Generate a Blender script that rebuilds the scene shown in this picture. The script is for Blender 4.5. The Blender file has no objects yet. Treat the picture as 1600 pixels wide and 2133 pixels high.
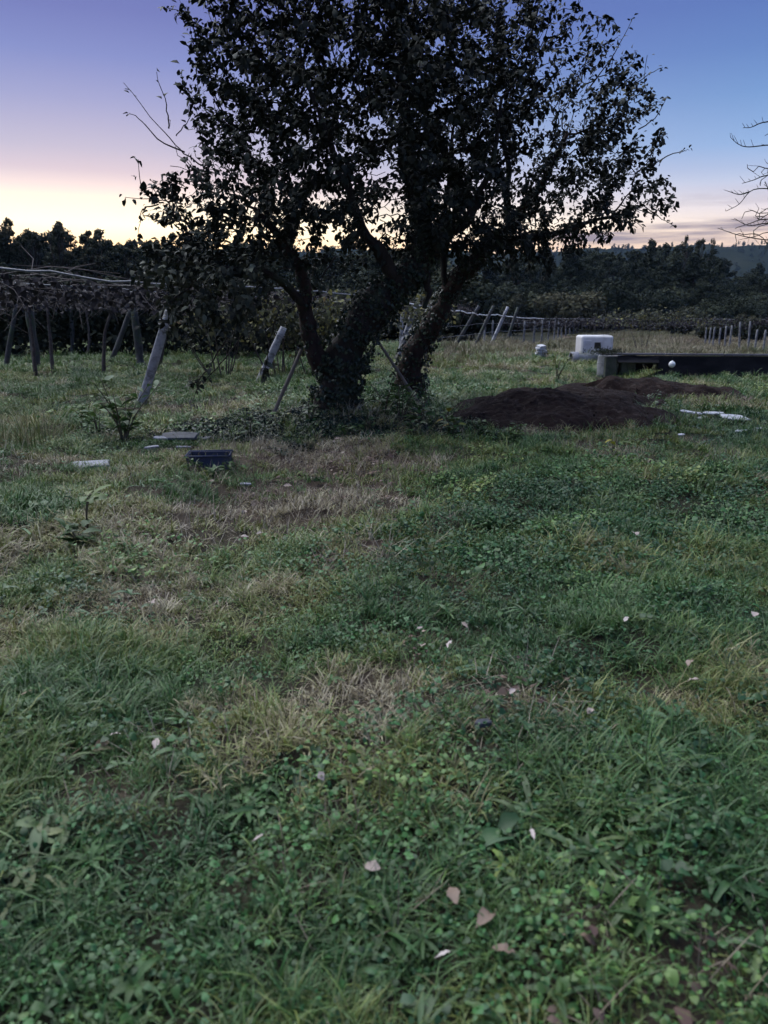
import bpy, bmesh, math, random
import numpy as np
from mathutils import Vector, Matrix

R = math.radians
random.seed(7)
rng = np.random.default_rng(7)
SC = bpy.context.scene
COL = SC.collection

# ------------------------------------------------------------------ camera
PITCH = R(14.6)
F = 1540.0           # focal length in photo pixels (1600 x 2133)
CAMH = 1.5
cam_d = bpy.data.cameras.new('camera')
cam_d.sensor_fit = 'VERTICAL'
cam_d.sensor_height = 36.0
cam_d.lens = 36.0 * F / 2133.0
cam_d.clip_start = 0.05
cam_d.clip_end = 6000
cam_d.dof.use_dof = True
cam_d.dof.focus_distance = 8.5
cam_d.dof.aperture_fstop = 3.0
cam = bpy.data.objects.new('camera', cam_d)
COL.objects.link(cam)
cam.location = (0, 0, CAMH)
cam.rotation_euler = (R(90) - PITCH, 0, 0)
SC.camera = cam

# ------------------------------------------------------------------ sky, fill lamp, exposure
SUN_AZ = R(-19)       # left of the view axis (+Y)
SUN_EL = R(1.5)
SKY_NISHITA = 0.006
SKY_DUSK = 0.53
SC.view_settings.view_transform = 'Standard'
SC.view_settings.look = 'None'
SC.view_settings.gamma = 1.0
SC.view_settings.exposure = 0.95
SC.view_settings.use_curve_mapping = False

world = bpy.data.worlds.new('World')
SC.world = world
world.use_nodes = True
wt = world.node_tree
wt.nodes.clear()


def nd(t, kind, **kw):
    n = t.nodes.new(kind)
    for k, v in kw.items():
        if k.startswith('i_'):
            key = k[2:]
            key = int(key) if key.isdigit() else key
            n.inputs[key].default_value = v
        else:
            setattr(n, k, v)
    return n


def ramp(n, stops):
    cr = n.color_ramp
    while len(cr.elements) > 1:
        cr.elements.remove(cr.elements[-1])
    cr.elements[0].position = stops[0][0]
    cr.elements[0].color = (*stops[0][1], 1)
    for p, c in stops[1:]:
        e = cr.elements.new(p)
        e.color = (*c, 1)


def mth(t, op, a, b=None, c=None, clamp=False):
    n = t.nodes.new('ShaderNodeMath')
    n.operation = op
    n.use_clamp = clamp
    for i, v in enumerate((a, b, c)):
        if v is None:
            continue
        if isinstance(v, (int, float)):
            n.inputs[i].default_value = v
        else:
            t.links.new(v, n.inputs[i])
    return n.outputs[0]


def lk(t, a, b):
    t.links.new(a, b)


SC.cycles.max_bounces = 4
SC.cycles.diffuse_bounces = 2
SC.cycles.glossy_bounces = 1
SC.cycles.transmission_bounces = 2
SC.cycles.transparent_max_bounces = 4
SC.cycles.volume_bounces = 0
SC.cycles.use_adaptive_sampling = True
SC.cycles.adaptive_threshold = 0.03

wo = nd(wt, 'ShaderNodeOutputWorld')
tc = nd(wt, 'ShaderNodeTexCoord')
sep = nd(wt, 'ShaderNodeSeparateXYZ')
lk(wt, tc.outputs['Generated'], sep.inputs[0])
X_, Y_, Z_ = sep.outputs
hl = mth(wt, 'SQRT', mth(wt, 'ADD', mth(wt, 'MULTIPLY', X_, X_), mth(wt, 'MULTIPLY', Y_, Y_)))
sdx, sdy = math.sin(SUN_AZ), math.cos(SUN_AZ)
dt = mth(wt, 'ADD', mth(wt, 'MULTIPLY', X_, sdx), mth(wt, 'MULTIPLY', Y_, sdy))
cosaz = mth(wt, 'DIVIDE', dt, mth(wt, 'MAXIMUM', hl, 0.001))           # cos of azimuth away from the sun
sunside = mth(wt, 'POWER', mth(wt, 'MULTIPLY_ADD', cosaz, 0.5, 0.5, clamp=True), 9.0)
# twilight colours by elevation, on the sun's side and away from it
r_sun = nd(wt, 'ShaderNodeValToRGB')
ramp(r_sun, [(0.0, (1.0, 0.60, 0.28)), (0.085, (1.8, 1.25, 0.68)), (0.11, (1.70, 1.42, 0.98)), (0.13, (1.30, 1.13, 0.86)), (0.147, (1.0, 0.84, 0.80)),
             (0.166, (0.70, 0.60, 0.69)), (0.19, (0.53, 0.505, 0.665)), (0.238, (0.335, 0.365, 0.63)), (0.28, (0.21, 0.265, 0.58)), (0.322, (0.155, 0.19, 0.49)), (0.36, (0.13, 0.17, 0.46)), (1.0, (0.12, 0.16, 0.42))])
r_far = nd(wt, 'ShaderNodeValToRGB')
ramp(r_far, [(0.0, (0.55, 0.38, 0.34)), (0.10, (0.76, 0.60, 0.60)), (0.13, (0.62, 0.60, 0.80)), (0.155, (0.40, 0.54, 0.80)), (0.19, (0.21, 0.43, 0.78)),
             (0.238, (0.13, 0.315, 0.64)), (0.28, (0.10, 0.225, 0.54)), (0.322, (0.085, 0.18, 0.49)), (1.0, (0.10, 0.16, 0.42))])
zc = mth(wt, 'MAXIMUM', Z_, 0.0)
lk(wt, zc, r_sun.inputs[0])
lk(wt, zc, r_far.inputs[0])
mx = nd(wt, 'ShaderNodeMix', data_type='RGBA')
lk(wt, sunside, mx.inputs['Factor'])
lk(wt, r_far.outputs[0], mx.inputs['A'])
lk(wt, r_sun.outputs[0], mx.inputs['B'])
# thin streaks of cloud low over the horizon
mpc = nd(wt, 'ShaderNodeMapping')
mpc.inputs['Scale'].default_value = (2.2, 2.2, 34.0)
lk(wt, tc.outputs['Generated'], mpc.inputs[0])
nzc = nd(wt, 'ShaderNodeTexNoise', i_Scale=1.3, i_Detail=5.0, i_Roughness=0.6, i_Distortion=0.6)
lk(wt, mpc.outputs[0], nzc.inputs[0])
cm = nd(wt, 'ShaderNodeMapRange', i_1=0.46, i_2=0.60)
lk(wt, nzc.outputs[0], cm.inputs[0])
band = nd(wt, 'ShaderNodeMapRange', i_1=0.150, i_2=0.105)
lk(wt, Z_, band.inputs[0])
away = mth(wt, 'SUBTRACT', 1.0, mth(wt, 'MULTIPLY', sunside, 1.02), clamp=True)
cf = mth(wt, 'MULTIPLY', mth(wt, 'MULTIPLY', cm.outputs[0], band.outputs[0]), mth(wt, 'MULTIPLY', away, 2.2, clamp=True))
mx2 = nd(wt, 'ShaderNodeMix', data_type='RGBA')
lk(wt, cf, mx2.inputs['Factor'])
lk(wt, mx.outputs['Result'], mx2.inputs['A'])
mx2.inputs['B'].default_value = (0.33, 0.275, 0.33, 1)
bg2 = nd(wt, 'ShaderNodeBackground', i_Strength=SKY_DUSK)
lk(wt, mx2.outputs['Result'], bg2.inputs[0])
nis = nd(wt, 'ShaderNodeTexSky')
nis.sky_type = 'NISHITA'
nis.sun_disc = False
nis.sun_elevation = SUN_EL
nis.sun_rotation = SUN_AZ
bg1 = nd(wt, 'ShaderNodeBackground', i_Strength=SKY_NISHITA)
lk(wt, nis.outputs[0], bg1.inputs[0])
ads = nd(wt, 'ShaderNodeAddShader')
lk(wt, bg1.outputs[0], ads.inputs[0])
lk(wt, bg2.outputs[0], ads.inputs[1])
lk(wt, ads.outputs[0], wo.inputs['Surface'])

fill_lamp_d = bpy.data.lights.new('sun', 'SUN')
fill_lamp_d.energy = 2.45
fill_lamp_d.angle = R(80)         # fill lamp added to brighten the ground: wide and soft, no hard shadow
fill_lamp_d.color = (0.94, 0.98, 0.97)
sun = bpy.data.objects.new('sun', fill_lamp_d)
COL.objects.link(sun)
d_ = Vector((-.35, .38, .86))
sun.rotation_euler = d_.to_track_quat('Z', 'Y').to_euler()

# ------------------------------------------------------------------ geometry helpers
FW = np.array([0, math.cos(PITCH), -math.sin(PITCH)])
UP = np.array([0, math.sin(PITCH), math.cos(PITCH)])


def ray(px, py):
    return np.array([1.0, 0, 0]) * ((px - 800) / F) + UP * ((1066.5 - py) / F) + FW


def P(px, py, y):                     # a point seen in the photo, at the depth y of the thing it belongs to
    d = ray(px, py)
    return np.array([0, 0, CAMH]) + d * (y / d[1])


def hash2(ix, iy, s):
    h = (ix.astype(np.int64) * 374761393 + iy.astype(np.int64) * 668265263 + s * 974711) & 0xFFFFFFFF
    h = ((h ^ (h >> 13)) * 1274126177) & 0xFFFFFFFF
    return ((h ^ (h >> 16)) & 0xFFFF) / 65535.0


def vn(x, y, s=0):                    # value noise, 0..1
    x = np.asarray(x, float); y = np.asarray(y, float)
    ix, iy = np.floor(x), np.floor(y)
    fx, fy = x - ix, y - iy
    fx = fx * fx * (3 - 2 * fx); fy = fy * fy * (3 - 2 * fy)
    a = hash2(ix, iy, s); b = hash2(ix + 1, iy, s); c = hash2(ix, iy + 1, s); d = hash2(ix + 1, iy + 1, s)
    return (a * (1 - fx) + b * fx) * (1 - fy) + (c * (1 - fx) + d * fx) * fy


def sstep(x, a, b):
    t = np.clip((np.asarray(x, float) - a) / (b - a), 0, 1)
    return t * t * (3 - 2 * t)


def gz(x, y):                         # height of the ground
    x = np.asarray(x, float); y = np.asarray(y, float)
    near = 1 - sstep(y, 35, 60)
    z = (vn(x * .9, y * .9, 1) - .5) * .12 + (vn(x * 2.1, y * 2.1, 2) - .5) * .115 + (vn(x * 4.6, y * 4.6, 5) - .5) * .04
    z = z + (vn(x * .22, y * .22, 3) - .5) * .12
    z = z * near * sstep(np.hypot(x, y), 0.2, 1.6)
    z = z + .16 * np.exp(-(((x + .7) / 1.5) ** 2 + ((y - 11.3) / 1.2) ** 2))
    z = z - .55 * sstep(y, 27, 32) * sstep(x, 7.4, 9) * (1 - sstep(y, 60, 100))
    return z


def G(px, py, h=0.0):                 # where the photo's ray meets the ground (raised by h)
    d = ray(px, py)
    t = (h - CAMH) / d[2]
    for _ in range(6):
        p = np.array([0, 0, CAMH]) + d * t
        t = (float(gz(p[0], p[1])) + h - CAMH) / d[2]
    p = np.array([0, 0, CAMH]) + d * t
    return p


def nrm(v):
    v = np.asarray(v, float)
    return v / np.maximum(np.linalg.norm(v, axis=-1, keepdims=True), 1e-9)


def link(o, parent=None):
    COL.objects.link(o)
    if parent is not None:
        o.parent = parent
    return o


def tag(o, label=None, cat=None, group=None, kind=None):
    for k, v in (('label', label), ('category', cat), ('group', group), ('kind', kind)):
        if v:
            o[k] = v
    return o


def empty(name, loc=(0, 0, 0), rz=0.0):
    o = bpy.data.objects.new(name, None)
    o.empty_display_size = .2
    o.location = tuple(float(c) for c in loc)
    o.rotation_euler = (0, 0, rz)
    return link(o)


def fast_mesh(name, V, polys, mats, attrs=None, smooth=False, mat_idx=None):
    """V (n,3); polys: list of int arrays (m,k) of equal-sized faces"""
    me = bpy.data.meshes.new(name)
    V = np.asarray(V, np.float32)
    me.vertices.add(len(V))
    me.vertices.foreach_set('co', V.ravel())
    loops = np.concatenate([np.asarray(p, np.int32).ravel() for p in polys]) if polys else np.zeros(0, np.int32)
    sizes = np.concatenate([np.full(len(p), np.asarray(p).shape[1], np.int32) for p in polys]) if polys else np.zeros(0, np.int32)
    me.loops.add(len(loops))
    me.loops.foreach_set('vertex_index', loops)
    me.polygons.add(len(sizes))
    st = np.concatenate([[0], np.cumsum(sizes)[:-1]]).astype(np.int32) if len(sizes) else sizes
    me.polygons.foreach_set('loop_start', st)
    me.polygons.foreach_set('loop_total', sizes)
    if smooth:
        me.polygons.foreach_set('use_smooth', np.ones(len(sizes), bool))
    for m in (mats if isinstance(mats, (list, tuple)) else [mats]):
        me.materials.append(m)
    if mat_idx is not None:
        me.polygons.foreach_set('material_index', np.asarray(mat_idx, np.int32))
    me.update(calc_edges=True)
    for k, v in (attrs or {}).items():
        a = me.attributes.new(k, 'FLOAT', 'POINT')
        a.data.foreach_set('value', np.asarray(v, np.float32))
    me.validate()
    return me


class MB:
    """collects tubes, boxes and leaves for one mesh"""
    def __init__(s):
        s.V = []; s.Q = []; s.T = []; s.A = []; s.n = 0

    def add(s, V, Q=None, T=None, tint=0.5):
        V = np.asarray(V, float)
        if Q is not None and len(Q): s.Q.append(np.asarray(Q, int) + s.n)
        if T is not None and len(T): s.T.append(np.asarray(T, int) + s.n)
        s.V.append(V)
        s.A.append(np.full(len(V), tint) if np.isscalar(tint) else np.asarray(tint, float))
        s.n += len(V)

    def tube(s, pts, rad, sides=8, cap=True, tint=0.5, rough=0.0, seed=0):
        pts = np.asarray(pts, float); n = len(pts)
        rad = np.full(n, rad) if np.isscalar(rad) else np.asarray(rad, float)
        if len(rad) != n:
            rad = np.interp(np.linspace(0, 1, n), np.linspace(0, 1, len(rad)), rad)
        tg = nrm(np.gradient(pts, axis=0))
        ref = np.array([0, 0, 1.0]) if abs(tg[0][2]) < .9 else np.array([1.0, 0, 0])
        u = nrm(np.cross(tg[0], ref)); V = []
        a = np.arange(sides) / sides * 2 * math.pi
        for i in range(n):
            u = nrm(u - tg[i] * np.dot(u, tg[i])); w = np.cross(tg[i], u)
            rr = np.full(sides, rad[i])
            if rough:
                rr = rr * (1 + rough * (2 * vn(a * 1.3 + seed, np.full(sides, i * .55 + seed), seed) - 1))
            V.append(pts[i] + np.outer(np.cos(a) * rr, u) + np.outer(np.sin(a) * rr, w))
        V = np.concatenate(V)
        Q = [(i * sides + j, i * sides + (j + 1) % sides, (i + 1) * sides + (j + 1) % sides, (i + 1) * sides + j)
             for i in range(n - 1) for j in range(sides)]
        T = []
        if cap:
            V = np.vstack([V, pts[0], pts[-1]])
            b = n * sides
            T += [(b, (j + 1) % sides, j) for j in range(sides)]
            T += [(b + 1, (n - 1) * sides + j, (n - 1) * sides + (j + 1) % sides) for j in range(sides)]
        s.add(V, Q, T, tint)

    def box(s, c, size, M=None, tint=0.5):
        c = np.asarray(c, float); h = np.asarray(size, float) / 2
        V = np.array([(x, y, z) for x in (-1, 1) for y in (-1, 1) for z in (-1, 1)]) * h
        if M is not None:
            V = V @ np.asarray(M).T
        s.add(V + c, [(0, 1, 3, 2), (4, 6, 7, 5), (0, 4, 5, 1), (2, 3, 7, 6), (0, 2, 6, 4), (1, 5, 7, 3)], None, tint)

    def leaves(s, pos, d, nr, L, W, tint, curl=.25):
        pos = np.asarray(pos, float); n = len(pos)
        if n == 0: return
        d = nrm(d); nr = np.asarray(nr, float)
        sd = nrm(np.cross(d, nr)); nr = nrm(np.cross(sd, d))
        L = np.broadcast_to(L, n)[:, None]; W = np.broadcast_to(W, n)[:, None]
        st = [(0, 0, 0), (.35, 1, .08), (.7, .78, -.02), (1, 0, -curl)]
        V = np.zeros((n, 6, 3))
        V[:, 0] = pos
        V[:, 1] = pos + d * L * .33 + sd * W * .5 + nr * W * .14
        V[:, 2] = pos + d * L * .33 - sd * W * .5 + nr * W * .14
        V[:, 3] = pos + d * L * .72 + sd * W * .37 - nr * L * curl * .35
        V[:, 4] = pos + d * L * .72 - sd * W * .37 - nr * L * curl * .35
        V[:, 5] = pos + d * L - nr * L * curl
        o = np.arange(n)[:, None] * 6
        s.add(V.reshape(-1, 3), o + np.array([[1, 2, 4, 3]]), np.vstack([o + np.array([[0, 2, 1]]), o + np.array([[3, 4, 5]])]),
              np.repeat(np.broadcast_to(tint, n), 6))

    def mesh(s, name, mat, smooth=False):
        V = np.concatenate(s.V)
        pl = []
        if s.Q: pl.append(np.concatenate(s.Q))
        if s.T: pl.append(np.concatenate(s.T))
        return fast_mesh(name, V, pl, mat, {'tint': np.concatenate(s.A)}, smooth)

    def build(s, name, mat, parent=None, smooth=False, offset=None):
        if offset is not None:
            s.V = [v - np.asarray(offset) for v in s.V]
        return link(bpy.data.objects.new(name, s.mesh(name, mat, smooth)), parent)


def rodmat(dirv, spin=0.0):
    """matrix whose z axis is dirv"""
    q = Vector(dirv).to_track_quat('Z', 'Y').to_matrix()
    return np.array(q @ Matrix.Rotation(spin, 3, 'Z'))


def smooth_path(pts, n):
    """Catmull-Rom through rows of pts (any number of columns)"""
    p = np.asarray(pts, float)
    q = np.vstack([2 * p[0] - p[1], p, 2 * p[-1] - p[-2]])
    out = []
    m = len(p) - 1
    for i in range(m):
        a, b, c, d = q[i:i + 4]
        for t in np.linspace(0, 1, n, endpoint=(i == m - 1)):
            out.append(.5 * (2 * b + (c - a) * t + (2 * a - 5 * b + 4 * c - d) * t * t + (3 * b - a - 3 * c + d) * t ** 3))
    return np.array(out)


# ------------------------------------------------------------------ materials
def mat_base(name):
    m = bpy.data.materials.new(name)
    m.use_nodes = True
    t = m.node_tree
    b = t.nodes['Principled BSDF']
    return m, t, b


def leaf_mat(name, stops, rough=.5, transl=.15, instanced=False, hue=.03, val=.35, spec=.4):
    m, t, b = mat_base(name)
    at = nd(t, 'ShaderNodeAttribute', attribute_name='tint')
    at.attribute_type = 'INSTANCER' if instanced else 'GEOMETRY'
    rp = nd(t, 'ShaderNodeValToRGB')
    ramp(rp, stops)
    fac = at.outputs['Fac']
    if instanced:
        a2 = nd(t, 'ShaderNodeAttribute', attribute_name='tint')
        a2.attribute_type = 'GEOMETRY'
        fac = mth(t, 'ADD', fac, mth(t, 'MULTIPLY_ADD', a2.outputs['Fac'], .5, -.25), clamp=True)
    lk(t, fac, rp.inputs[0])
    geo = nd(t, 'ShaderNodeNewGeometry')
    hs = nd(t, 'ShaderNodeHueSaturation')
    rnd = geo.outputs['Random Per Island']
    lk(t, mth(t, 'MULTIPLY_ADD', rnd, hue, .5 - hue / 2), hs.inputs['Hue'])
    lk(t, mth(t, 'MULTIPLY_ADD', rnd, val * 2, 1 - val), hs.inputs['Value'])
    lk(t, rp.outputs[0], hs.inputs['Color'])
    lk(t, hs.outputs[0], b.inputs['Base Color'])
    b.inputs['Roughness'].default_value = rough
    b.inputs['Specular IOR Level'].default_value = spec
    tr = nd(t, 'ShaderNodeBsdfTranslucent')
    lk(t, hs.outputs[0], tr.inputs[0])
    ms = nd(t, 'ShaderNodeMixShader', i_0=transl)
    lk(t, b.outputs[0], ms.inputs[1]); lk(t, tr.outputs[0], ms.inputs[2])
    lk(t, ms.outputs[0], t.nodes['Material Output'].inputs[0])
    return m


def rough_mat(name, c1, c2, scale=6.0, rough=.8, bump=.3, bscale=None, stretch=(1, 1, 1), spec=.3, c3=None, s3=1.5, t3=(.5, .62)):
    m, t, b = mat_base(name)
    tcn = nd(t, 'ShaderNodeTexCoord')
    mp = nd(t, 'ShaderNodeMapping')
    mp.inputs['Scale'].default_value = stretch
    lk(t, tcn.outputs['Object'], mp.inputs[0])
    nz = nd(t, 'ShaderNodeTexNoise', i_Scale=scale, i_Detail=8.0, i_Roughness=.65)
    lk(t, mp.outputs[0], nz.inputs[0])
    rp = nd(t, 'ShaderNodeValToRGB')
    ramp(rp, [(.3, c1), (.7, c2)])
    lk(t, nz.outputs[0], rp.inputs[0])
    col = rp.outputs[0]
    if c3:
        n3 = nd(t, 'ShaderNodeTexNoise', i_Scale=s3, i_Detail=5.0, i_Roughness=.6)
        lk(t, mp.outputs[0], n3.inputs[0])
        mr = nd(t, 'ShaderNodeMapRange', i_1=t3[0], i_2=t3[1])
        lk(t, n3.outputs[0], mr.inputs[0])
        mm = nd(t, 'ShaderNodeMix', data_type='RGBA')
        lk(t, mr.outputs[0], mm.inputs['Factor']); lk(t, col, mm.inputs['A'])
        mm.inputs['B'].default_value = (*c3, 1)
        col = mm.outputs['Result']
    lk(t, col, b.inputs['Base Color'])
    b.inputs['Roughness'].default_value = rough
    b.inputs['Specular IOR Level'].default_value = spec
    if bump:
        n2 = nd(t, 'ShaderNodeTexNoise', i_Scale=bscale or scale * 2.5, i_Detail=6.0, i_Roughness=.7)
        lk(t, mp.outputs[0], n2.inputs[0])
        bp = nd(t, 'ShaderNodeBump', i_Strength=bump, i_Distance=.02)
        lk(t, n2.outputs[0], bp.inputs['Height'])
        lk(t, bp.outputs[0], b.inputs['Normal'])
    return m


M = {}
M['bark'] = rough_mat('bark', (.012, .009, .008), (.036, .027, .024), 9, .9, .9, 14, (1, 1, .35), c3=(.035, .045, .03), s3=3)
M['bark_red'] = rough_mat('bark_reddish', (.016, .010, .009), (.05, .03, .026), 9, .9, .8, 14, (1, 1, .3))
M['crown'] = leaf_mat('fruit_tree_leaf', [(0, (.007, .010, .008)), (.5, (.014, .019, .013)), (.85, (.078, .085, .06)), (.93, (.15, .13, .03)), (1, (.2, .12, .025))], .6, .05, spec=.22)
M['ivy'] = leaf_mat('ivy_leaf', [(0, (.010, .018, .012)), (.8, (.022, .034, .02)), (1, (.05, .07, .04))], .4, .04, spec=.3)
GREEN = [(0, (.028, .075, .022)), (.25, (.055, .12, .034)), (.5, (.11, .17, .046)), (.66, (.19, .21, .055)), (.84, (.26, .22, .12)), (1, (.36, .31, .22))]
M['grass'] = leaf_mat('grass_blade', GREEN, .45, .22, True, .04, .4, .45)
M['clover'] = leaf_mat('clover_leaf', [(0, (.018, .062, .02)), (.5, (.045, .12, .032)), (.8, (.10, .18, .042)), (1, (.19, .23, .06))], .45, .18, True, .04, .38, .45)
M['weed'] = leaf_mat('weed_leaf', [(0, (.026, .07, .024)), (.5, (.05, .11, .034)), (.8, (.085, .145, .042)), (.95, (.15, .15, .06)), (1, (.2, .15, .09))], .45, .15, True, .04, .35, .42)
M['straw'] = leaf_mat('straw_blade', [(0, (.12, .09, .065)), (.5, (.22, .175, .125)), (1, (.36, .31, .25))], .5, .1, True, .02, .3)
M['litter'] = leaf_mat('litter_leaf', [(0, (.05, .03, .024)), (.5, (.12, .075, .058)), (.85, (.19, .12, .09)), (1, (.32, .25, .21))], .6, .08, True, .03, .35)
M['drygrass'] = leaf_mat('dry_tall_grass', [(0, (.10, .12, .05)), (.5, (.19, .165, .10)), (1, (.30, .245, .17))], .6, .15, True, .02, .3)
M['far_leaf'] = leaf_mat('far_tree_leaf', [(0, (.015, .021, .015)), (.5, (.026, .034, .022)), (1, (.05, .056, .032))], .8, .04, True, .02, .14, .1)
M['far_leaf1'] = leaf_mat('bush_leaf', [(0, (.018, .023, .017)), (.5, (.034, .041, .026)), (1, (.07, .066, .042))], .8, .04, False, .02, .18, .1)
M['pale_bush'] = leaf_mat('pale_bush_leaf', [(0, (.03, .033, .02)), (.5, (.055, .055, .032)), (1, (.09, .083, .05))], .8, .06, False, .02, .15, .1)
M['plant'] = leaf_mat('broad_plant_leaf', [(0, (.025, .06, .02)), (.5, (.055, .11, .03)), (.75, (.10, .15, .035)), (.9, (.27, .27, .04)), (1, (.36, .25, .05))], .48, .2, False, .03, .3, .28)
M['vine'] = leaf_mat('vine_leaf', [(0, (.018, .02, .018)), (.2, (.05, .054, .042)), (.5, (.10, .105, .058)), (.8, (.22, .20, .06)), (1, (.2, .13, .07))], .6, .3, False, .03, .35, .2)
M['withered'] = leaf_mat('withered_vine_leaf', [(0, (.022, .02, .024)), (.7, (.042, .036, .04)), (1, (.09, .075, .075))], .75, .05, False, .02, .3, .15)
M['vinewood'] = rough_mat('vine_wood', (.045, .038, .04), (.12, .10, .10), 12, .9, .6)
M['stem'] = rough_mat('weed_stem', (.05, .05, .03), (.11, .085, .06), 10, .7, .2)
M['stick'] = rough_mat('dry_stick', (.10, .085, .075), (.22, .19, .17), 12, .8, .4, 30, (1, 1, .2))
M['postc'] = rough_mat('weathered_concrete', (.24, .24, .27), (.48, .48, .53), 7, .85, .5, 30, c3=(.13, .13, .13), s3=4, t3=(.5, .6))
M['posts'] = rough_mat('old_stone', (.04, .04, .045), (.10, .10, .108), 5, .9, .6, 18, c3=(.06, .075, .05), s3=2.5)
M['postg'] = rough_mat('grey_weathered_post', (.13, .13, .14), (.27, .27, .29), 7, .85, .5, 30, c3=(.09, .09, .09), s3=4)
M['wire'] = rough_mat('galvanised_wire', (.12, .12, .135), (.26, .26, .29), 20, .45, .2)
M['wirew'] = rough_mat('pale_wire', (.55, .55, .58), (.85, .85, .88), 8, .4, .1)
M['white'] = rough_mat('dirty_white_sheet', (.36, .36, .39), (.62, .62, .67), 5, .6, .2, 20, c3=(.28, .26, .25), s3=3.5, t3=(.55, .7))
M['trailer'] = rough_mat('off_white_panel', (.55, .53, .55), (.68, .66, .68), 2, .5, .05, 10, c3=(.42, .4, .4), s3=1.6, t3=(.55, .75))
M['dark'] = rough_mat('dark_glass', (.012, .013, .016), (.03, .03, .035), 3, .2, 0)
M['rubber'] = rough_mat('black_rubber', (.012, .012, .012), (.03, .03, .03), 8, .8, .3)
M['blackpl'] = rough_mat('black_plastic_sheet', (.006, .006, .009), (.014, .014, .019), 2.2, .75, .8, 3.5, (1, 1, 2.2), spec=.15)
M['conc'] = rough_mat('grey_concrete', (.16, .16, .17), (.36, .36, .38), 4, .85, .5, 20, c3=(.09, .10, .08), s3=2)
M['coping'] = rough_mat('pale_coping', (.09, .085, .10), (.17, .16, .18), 4, .85, .4, 16)
M['moss'] = rough_mat('mossy_block', (.03, .045, .028), (.10, .10, .085), 5, .9, .7, 14)
M['soil'] = rough_mat('dark_turned_soil', (.008, .0045, .004), (.026, .014, .0125), 7, .95, 1.0, 30, c3=(.06, .045, .04), s3=9, t3=(.58, .70), spec=.15)
M['bluepl'] = rough_mat('dark_blue_plastic', (.028, .035, .068), (.04, .049, .09), 3, .7, .1, c3=(.07, .068, .065), s3=5)
M['slate'] = rough_mat('slate_scrap', (.035, .037, .048), (.085, .088, .105), 6, .7, .5)
M['slab'] = rough_mat('pale_slab', (.18, .18, .21), (.34, .34, .39), 6, .8, .5, 22, c3=(.16, .16, .16), s3=3)
M['deadleaf'] = leaf_mat('fallen_leaf', [(0, (.12, .075, .05)), (.4, (.26, .19, .155)), (.7, (.44, .36, .34)), (1, (.62, .60, .60))], .6, .1, False, .02, .1)


def ground_mat():
    m, t, b = mat_base('meadow_ground')
    tcn = nd(t, 'ShaderNodeTexCoord')
    n1 = nd(t, 'ShaderNodeTexNoise', i_Scale=3.0, i_Detail=8.0, i_Roughness=.7)
    n2 = nd(t, 'ShaderNodeTexNoise', i_Scale=.6, i_Detail=4.0)
    lk(t, tcn.outputs['Object'], n1.inputs[0]); lk(t, tcn.outputs['Object'], n2.inputs[0])
    ra = nd(t, 'ShaderNodeValToRGB'); ramp(ra, [(.3, (.014, .013, .010)), (.55, (.026, .028, .016)), (.75, (.045, .042, .026))])
    rb = nd(t, 'ShaderNodeValToRGB'); ramp(rb, [(.3, (.045, .03, .025)), (.55, (.095, .068, .053)), (.75, (.17, .13, .10))])
    lk(t, n1.outputs[0], ra.inputs[0]); lk(t, n1.outputs[0], rb.inputs[0])
    at = nd(t, 'ShaderNodeAttribute', attribute_name='dry')
    mm = nd(t, 'ShaderNodeMix', data_type='RGBA')
    f = mth(t, 'ADD', at.outputs['Fac'], mth(t, 'MULTIPLY_ADD', n2.outputs[0], .5, -.25), clamp=True)
    lk(t, f, mm.inputs['Factor']); lk(t, ra.outputs[0], mm.inputs['A']); lk(t, rb.outputs[0], mm.inputs['B'])
    lk(t, mm.outputs['Result'], b.inputs['Base Color'])
    b.inputs['Roughness'].default_value = .95
    b.inputs['Specular IOR Level'].default_value = .15
    n3 = nd(t, 'ShaderNodeTexNoise', i_Scale=22.0, i_Detail=6.0, i_Roughness=.7)
    lk(t, tcn.outputs['Object'], n3.inputs[0])
    bp = nd(t, 'ShaderNodeBump', i_Strength=.8, i_Distance=.03)
    lk(t, n3.outputs[0], bp.inputs['Height']); lk(t, bp.outputs[0], b.inputs['Normal'])
    return m


# ------------------------------------------------------------------ ground
def gauss_sum(x, y, spots):
    x = np.asarray(x, float); y = np.asarray(y, float)
    v = np.zeros_like(x)
    wx = (vn(x * 1.5, y * 1.5, 81) - .5) * .9 + (vn(x * 4, y * 4, 82) - .5) * .4
    wy = (vn(x * 1.5, y * 1.5, 83) - .5) * .9 + (vn(x * 4, y * 4, 84) - .5) * .4
    x, y = x + wx, y + wy
    for (px, py, rx, ry, a) in spots:
        c = G(px, py)
        v = v + a * np.exp(-(((x - c[0]) / rx) ** 2 + ((y - c[1]) / ry) ** 2))
    return v


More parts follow.
